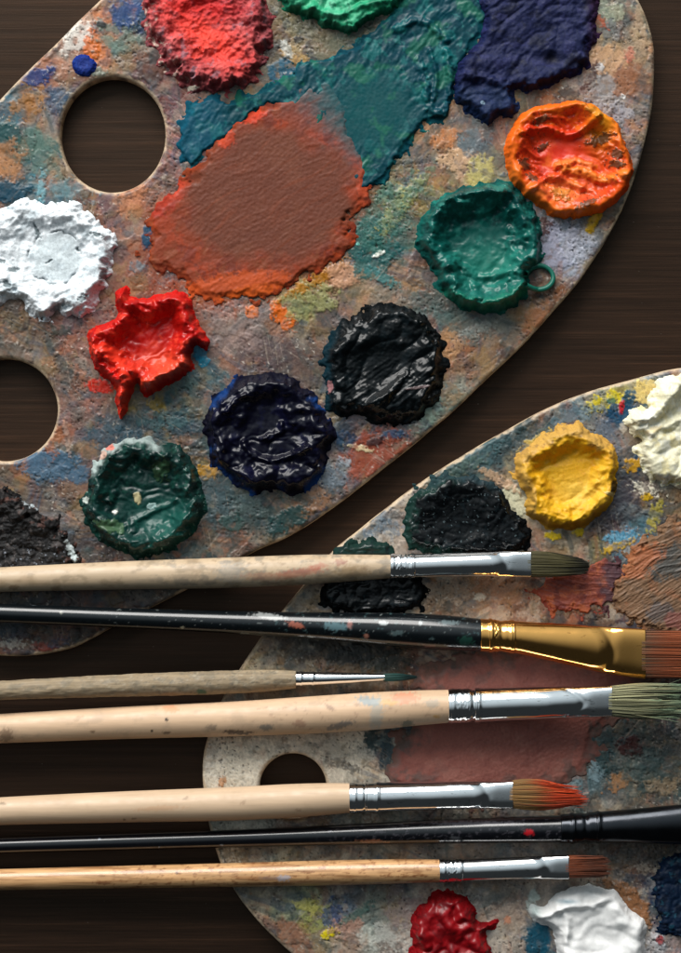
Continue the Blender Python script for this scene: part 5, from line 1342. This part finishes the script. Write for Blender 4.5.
# C: small round
b = Brush('thin paintbrush with a rough grey-brown handle and a small dark teal point', 296, flat_axis(T1 + 14))
b.start(678)
b.handle([(-330, 705, 5), (-200, 699, 7), (-100, 694.5, 8.4), (0, 690.4, 9.4), (120, 685.6, 11), (220, 682.4, 11.6), (265, 680.6, 11), (296, 679.4, 8.6)], M_ROUGHWOOD, (146, 128, 102), seed=25, disp_amp=.7,
         stains=[(202, 691, 5, 2.4, 0, (44, 84, 60), .85), (136, 684, 2, 3, 0, (96, 84, 66), .5)], grime=[((120, 110, 92), -.05, .35, 6, .7, -400, 300), ((170, 158, 136), .2, .45, 4, .5, 60, 300), ((90, 84, 72), .2, .45, 3.4, .6, 130, 300)])
f = b.ferrule([(295, 679, 7.4, 7.4), (320, 678.6, 6.6, 6.6), (350, 678, 5.4, 5.4), (385, 677.3, 3.4, 3.4)], M_SILVER, [(301, 1.4, .6), (313, 1.4, .6)], seed=33, seg=48)
b.band(f, M_SILVER, 300, 679, 7.2, 1.3, .7); b.band(f, M_SILVER, 314, 678.7, 6.8, 1.3, .7)
b.bristles(384, 677.4, 3.0, 3.0, lambda v: (416.5, 677 + v * .6), 260, (40, 78, 72), (22, 50, 50), 3, r=.36, bulge=1.5, stray=0, tip_noise=1.2, tipth=.15, ramp_at=.6)

# D: big flat hog
b = Brush('thick paintbrush with a paint-spotted tan handle and pale grey-green splayed bristles', 449, lean(-420, 9, 300, T1 + 19))
b.start(706)
b.handle([(-420, 752, 8), (-250, 742, 11), (-100, 734, 13), (0, 728.6, 14.6), (120, 723, 16), (240, 718.5, 17.4), (320, 714.4, 18.6), (380, 710.6, 18.6), (420, 707.8, 17.4), (449, 706.3, 16.4)], M_RAW, (204, 172, 140), seed=35,
         stains=[(172, 708, 8, 3, 0, (222, 140, 100), .6), (168, 718, 1.6, 1.4, 0, (30, 22, 18), .95), (153, 729, 1.8, 1.2, 0, (30, 22, 18), .9), (167, 731, 4, 1.6, 0, (84, 62, 46), .8), (212, 726, 6, 3, 0, (120, 104, 88), .6), (238, 731, 14, 2.4, 4, (52, 34, 28), .9), (267, 726, 7, 3.4, 0, (92, 98, 96), .7),
                 (8, 734, 6, 7, 0, (92, 66, 48), .6), (80, 717, 5, 2, -20, (170, 138, 104), .6), (94, 730, 2, 1.4, 0, (110, 80, 58), .7), (340, 724, 14, 3.4, -15, (92, 96, 98), .7), (370, 700, 13, 4, 8, (120, 148, 158), .7), (376, 714, 6, 16, 5, (160, 162, 154), .55), (404, 697, 14, 5, -5, (214, 136, 106), .7), (388, 701, 8, 3, 0, (206, 160, 90), .6), (407, 723, 6, 4.5, 0, (88, 100, 82), .8),
                 (300, 722, 6, 4, 0, (140, 96, 76), .5), (330, 706, 5, 2, 30, (120, 90, 76), .5), (432, 702, 7, 4, 0, (150, 150, 140), .5), (436, 715, 3, 2, 0, (190, 140, 70), .7)],
         grime=[((176, 150, 124), .1, .45, 14, .5, -400, 460), ((150, 116, 96), .22, .5, 5, .45, 230, 460)])
f = b.ferrule([(448, 706.2, 17.2, 17.2), (474, 705.4, 17, 17), (510, 704.2, 16.6, 16), (550, 703, 16, 14), (585, 702, 15.2, 11), (612, 701, 15, 8.6)], M_SILVER, [(453, 2, .6), (473, 2.4, -1.3), (478, 2, .8)], flat=(585, 22, .8, 40), seed=44, emboss=(455, 470, 1.0), seg=80)
b.band(f, M_SILVER, 452, 706, 17.2, 1.6, .8); b.band(f, M_SILVER, 476, 705.3, 17.2, 1.7, .9)
b.bristles(611, 701, 14.4, 7.6, lambda v: (690 + 6 * math.sin(v * 7) - 6 * v * v, 700.5 + v * 18), 560, (140, 138, 104), (120, 140, 112), 4, r=.6, bulge=2.5, ramp_at=.8, colvar=.42, stray=34, tip_noise=8, tipth=.8)

# E: filbert with orange tip
b = Brush('paintbrush with a clean tan handle, silver ferrule and orange-tipped bristles', 350, lean(-420, 9, 240, T1 + 17))
b.start(798)
b.handle([(-420, 828, 8), (-250, 822, 10.5), (-100, 816, 12.4), (0, 811.2, 13.8), (120, 807, 15.4), (240, 803.4, 16.6), (300, 800.4, 16.6), (335, 798.6, 15.4), (350, 798, 14.6)], M_RAW, (200, 172, 142), seed=45,
         stains=[(4, 802, 3, 1.4, 0, (120, 96, 70), .7), (187, 796, 3, 1.4, -20, (150, 124, 98), .7), (125, 818, 1.6, 1.2, 0, (90, 66, 50), .8), (160, 806, 22, 2.6, -4, (190, 150, 116), .6), (135, 817, 3, 1, 0, (90, 70, 52), .7), (298, 808, 3, 1.4, 0, (150, 118, 92), .6), (312, 816, 2, 1, 0, (120, 90, 70), .6), (244, 800, 3, 1.5, -30, (150, 120, 96), .5)],
         grime=[((186, 158, 128), .1, .5, 18, .45, -400, 400)])
f = b.ferrule([(349, 797.8, 15, 15), (378, 797, 14.6, 14.6), (420, 796, 14.2, 13.6), (460, 795.2, 13.8, 11.8), (490, 794.8, 13.6, 9.8), (513, 794.4, 13.8, 8.2)], M_SILVER, [(355, 1.6, .7), (365, 1.4, -.8), (377, 2.2, 1.0)], flat=(490, 10, .76, 16), seed=55, seg=80)
b.band(f, M_SILVER, 356, 797.6, 15, 1.3, .7); b.band(f, M_SILVER, 366, 797.4, 14.9, 1.2, .7); b.band(f, M_SILVER, 378.5, 797, 14.8, 1.7, .9)
b.bristles(512, 794.4, 13, 6.4, lambda v: (588 - 15 * abs(v - .3) ** 2, 795.5 + v * 10.5), 700, (146, 108, 58), (182, 60, 24), 5, r=.42, bulge=3.6, ramp_at=.5, colvar=.34, stray=16, tip_noise=4.5, tipth=.6)

# F: all black
b = Brush('paintbrush with black handle and black ferrule running off the right edge, between two tan ones', 560, lean(-420, 7, 420, T1 + 13))
b.start(829)
b.handle([(-420, 862, 5.4), (-200, 853, 6.4), (0, 845.6, 7.6), (120, 842, 8.2), (240, 838.4, 8.8), (350, 834.6, 10.4), (440, 831.6, 12), (520, 829.6, 13.2), (562, 828.8, 13.6)], M_LACQUER, (11, 12, 17), seed=55,
         stains=[(528, 830.5, 4.4, 3, 0, (176, 24, 34), .95), (372, 840, 13, 2, 3, (150, 98, 70), .8), (100, 838, 1, 1, 0, (150, 160, 170), .7), (160, 846, 1, 1, 0, (150, 160, 170), .7), (222, 844, 1.2, 1, 0, (150, 160, 170), .7), (480, 822, 40, 2, 0, (84, 82, 88), .6), (455, 836, 5, 1.6, 0, (90, 92, 96), .6), (330, 830, 2, 1, 0, (120, 120, 128), .7)],
         grime=[((70, 68, 74), .12, .4, 3.2, .6, 330, 600)])
f = b.ferrule([(560, 828.8, 14.4, 14.4), (600, 827, 15.4, 14.6), (650, 825.4, 18, 13.6), (720, 823, 22, 11), (790, 821, 25, 8)], M_BLACKMETAL, [(572, 2, 1.0), (585, 2.4, -1.0), (598, 2, 1.0)], flat=(760, 14, .7, 20), seed=66, seg=80)
b.band(f, M_BLACKMETAL, 573, 828.2, 14.8, 1.6, 1.0); b.band(f, M_BLACKMETAL, 597, 827.2, 15.2, 1.6, 1.0)
b.bristles(789, 821, 24, 6.4, lambda v: (860 - 4 * v * v, 820 + v * 24), 300, (60, 46, 34), (96, 62, 40), 6, r=.7, stray=0)

# G: varnished wood
b = Brush('slender paintbrush with a honey-brown varnished wood handle and short brown bristles, lowest in the row', 440, lean(-420, 8, 300, T1 + 13.5))
b.start(871)
b.handle([(-420, 886, 7), (-200, 882.6, 9), (0, 879.6, 10.4), (120, 877.2, 11.2), (240, 874.8, 11.9), (340, 872.6, 12.4), (400, 871.4, 12), (440, 870.8, 11.2)], M_VARNISH, (206, 160, 112), seed=65, grain=(134, 82, 46),
         stains=[(284, 876, 7, 3, 0, (176, 176, 186), .7), (177, 871, 1.4, 1.2, 0, (70, 44, 30), .8), (104, 881, 9, 1.6, 0, (126, 76, 46), .7), (270, 876, 10, 2, 0, (150, 130, 120), .4)], grime=[((126, 74, 42), .1, .4, 4, .7, 100, 450)])
f = b.ferrule([(439, 870.6, 11.6, 11.6), (462, 870, 11, 11), (500, 868.6, 11, 10), (540, 867.4, 11.4, 8.4), (569, 866.8, 12, 7)], M_SILVER, [(444, 1.6, .6), (460, 2, .9)], flat=(550, 8, .76, 14), seed=77, emboss=(446, 458, 1.3), seg=72)
b.band(f, M_SILVER, 442.5, 870.5, 11.4, 1.3, .7); b.band(f, M_SILVER, 461, 870, 11.2, 1.5, .8)
b.bristles(568, 866.8, 11.4, 5.4, lambda v: (611 - 8 * abs(v) ** 2.5, 866.6 + v * 10.4), 760, (118, 58, 28), (96, 50, 30), 7, r=.42, ramp_at=.5, colvar=.3, stray=14, tip_noise=3.6, tipth=.6)

# ---- camera and light ------------------------------------------------
cam = bpy.data.cameras.new('camera'); co = bpy.data.objects.new('camera', cam); COL.objects.link(co)
co.location = (0, 0, CAM * U); co.rotation_euler = (0, 0, 0)
cam.sensor_fit = 'VERTICAL'; cam.sensor_height = 36
cam.lens = 36 * CAM / 953.0
cam.clip_start = 0.05; cam.clip_end = 20
scene.camera = co

# one big window off to the upper left, low over the table
la = bpy.data.lights.new('window_light', 'AREA'); lo = bpy.data.objects.new('window_light', la); COL.objects.link(lo)
LP = np.array(LIGHT_POS)
lo.location = LP
d = -LP / np.linalg.norm(LP)
import mathutils
lo.rotation_euler = mathutils.Vector(d).to_track_quat('-Z', 'Y').to_euler()
la.shape = 'RECTANGLE'; la.size = 1.2; la.size_y = 0.75; la.energy = LIGHT_W; la.color = (1.0, 0.97, 0.93)

w = bpy.data.worlds.new('World'); scene.world = w; w.use_nodes = True
nt = w.node_tree; bg = nt.nodes['Background']; bg.inputs['Color'].default_value = (0.70, 0.82, 0.88, 1)
# the dim room: the wall around the window is bright, the far side and the ceiling are dark
tc = nt.nodes.new('ShaderNodeTexCoord'); dp = nt.nodes.new('ShaderNodeVectorMath'); dp.operation = 'DOT_PRODUCT'
hd = np.array(ROOM_DIR); hd = hd / np.linalg.norm(hd); dp.inputs[1].default_value = hd
nt.links.new(tc.outputs['Generated'], dp.inputs[0])
mr = nt.nodes.new('ShaderNodeMapRange'); mr.interpolation_type = 'SMOOTHSTEP'
mr.inputs['From Min'].default_value = ROOM_A; mr.inputs['From Max'].default_value = ROOM_B; mr.inputs['To Min'].default_value = WORLD; mr.inputs['To Max'].default_value = ROOM_S
nt.links.new(dp.outputs['Value'], mr.inputs['Value']); nt.links.new(mr.outputs['Result'], bg.inputs['Strength'])
scene.view_settings.view_transform = 'Standard'; scene.view_settings.look = 'None'
scene.view_settings.exposure = 0; scene.view_settings.gamma = 1
scene.render.engine = 'CYCLES'
scene.cycles.use_denoising = True
scene.cycles.max_bounces = 6
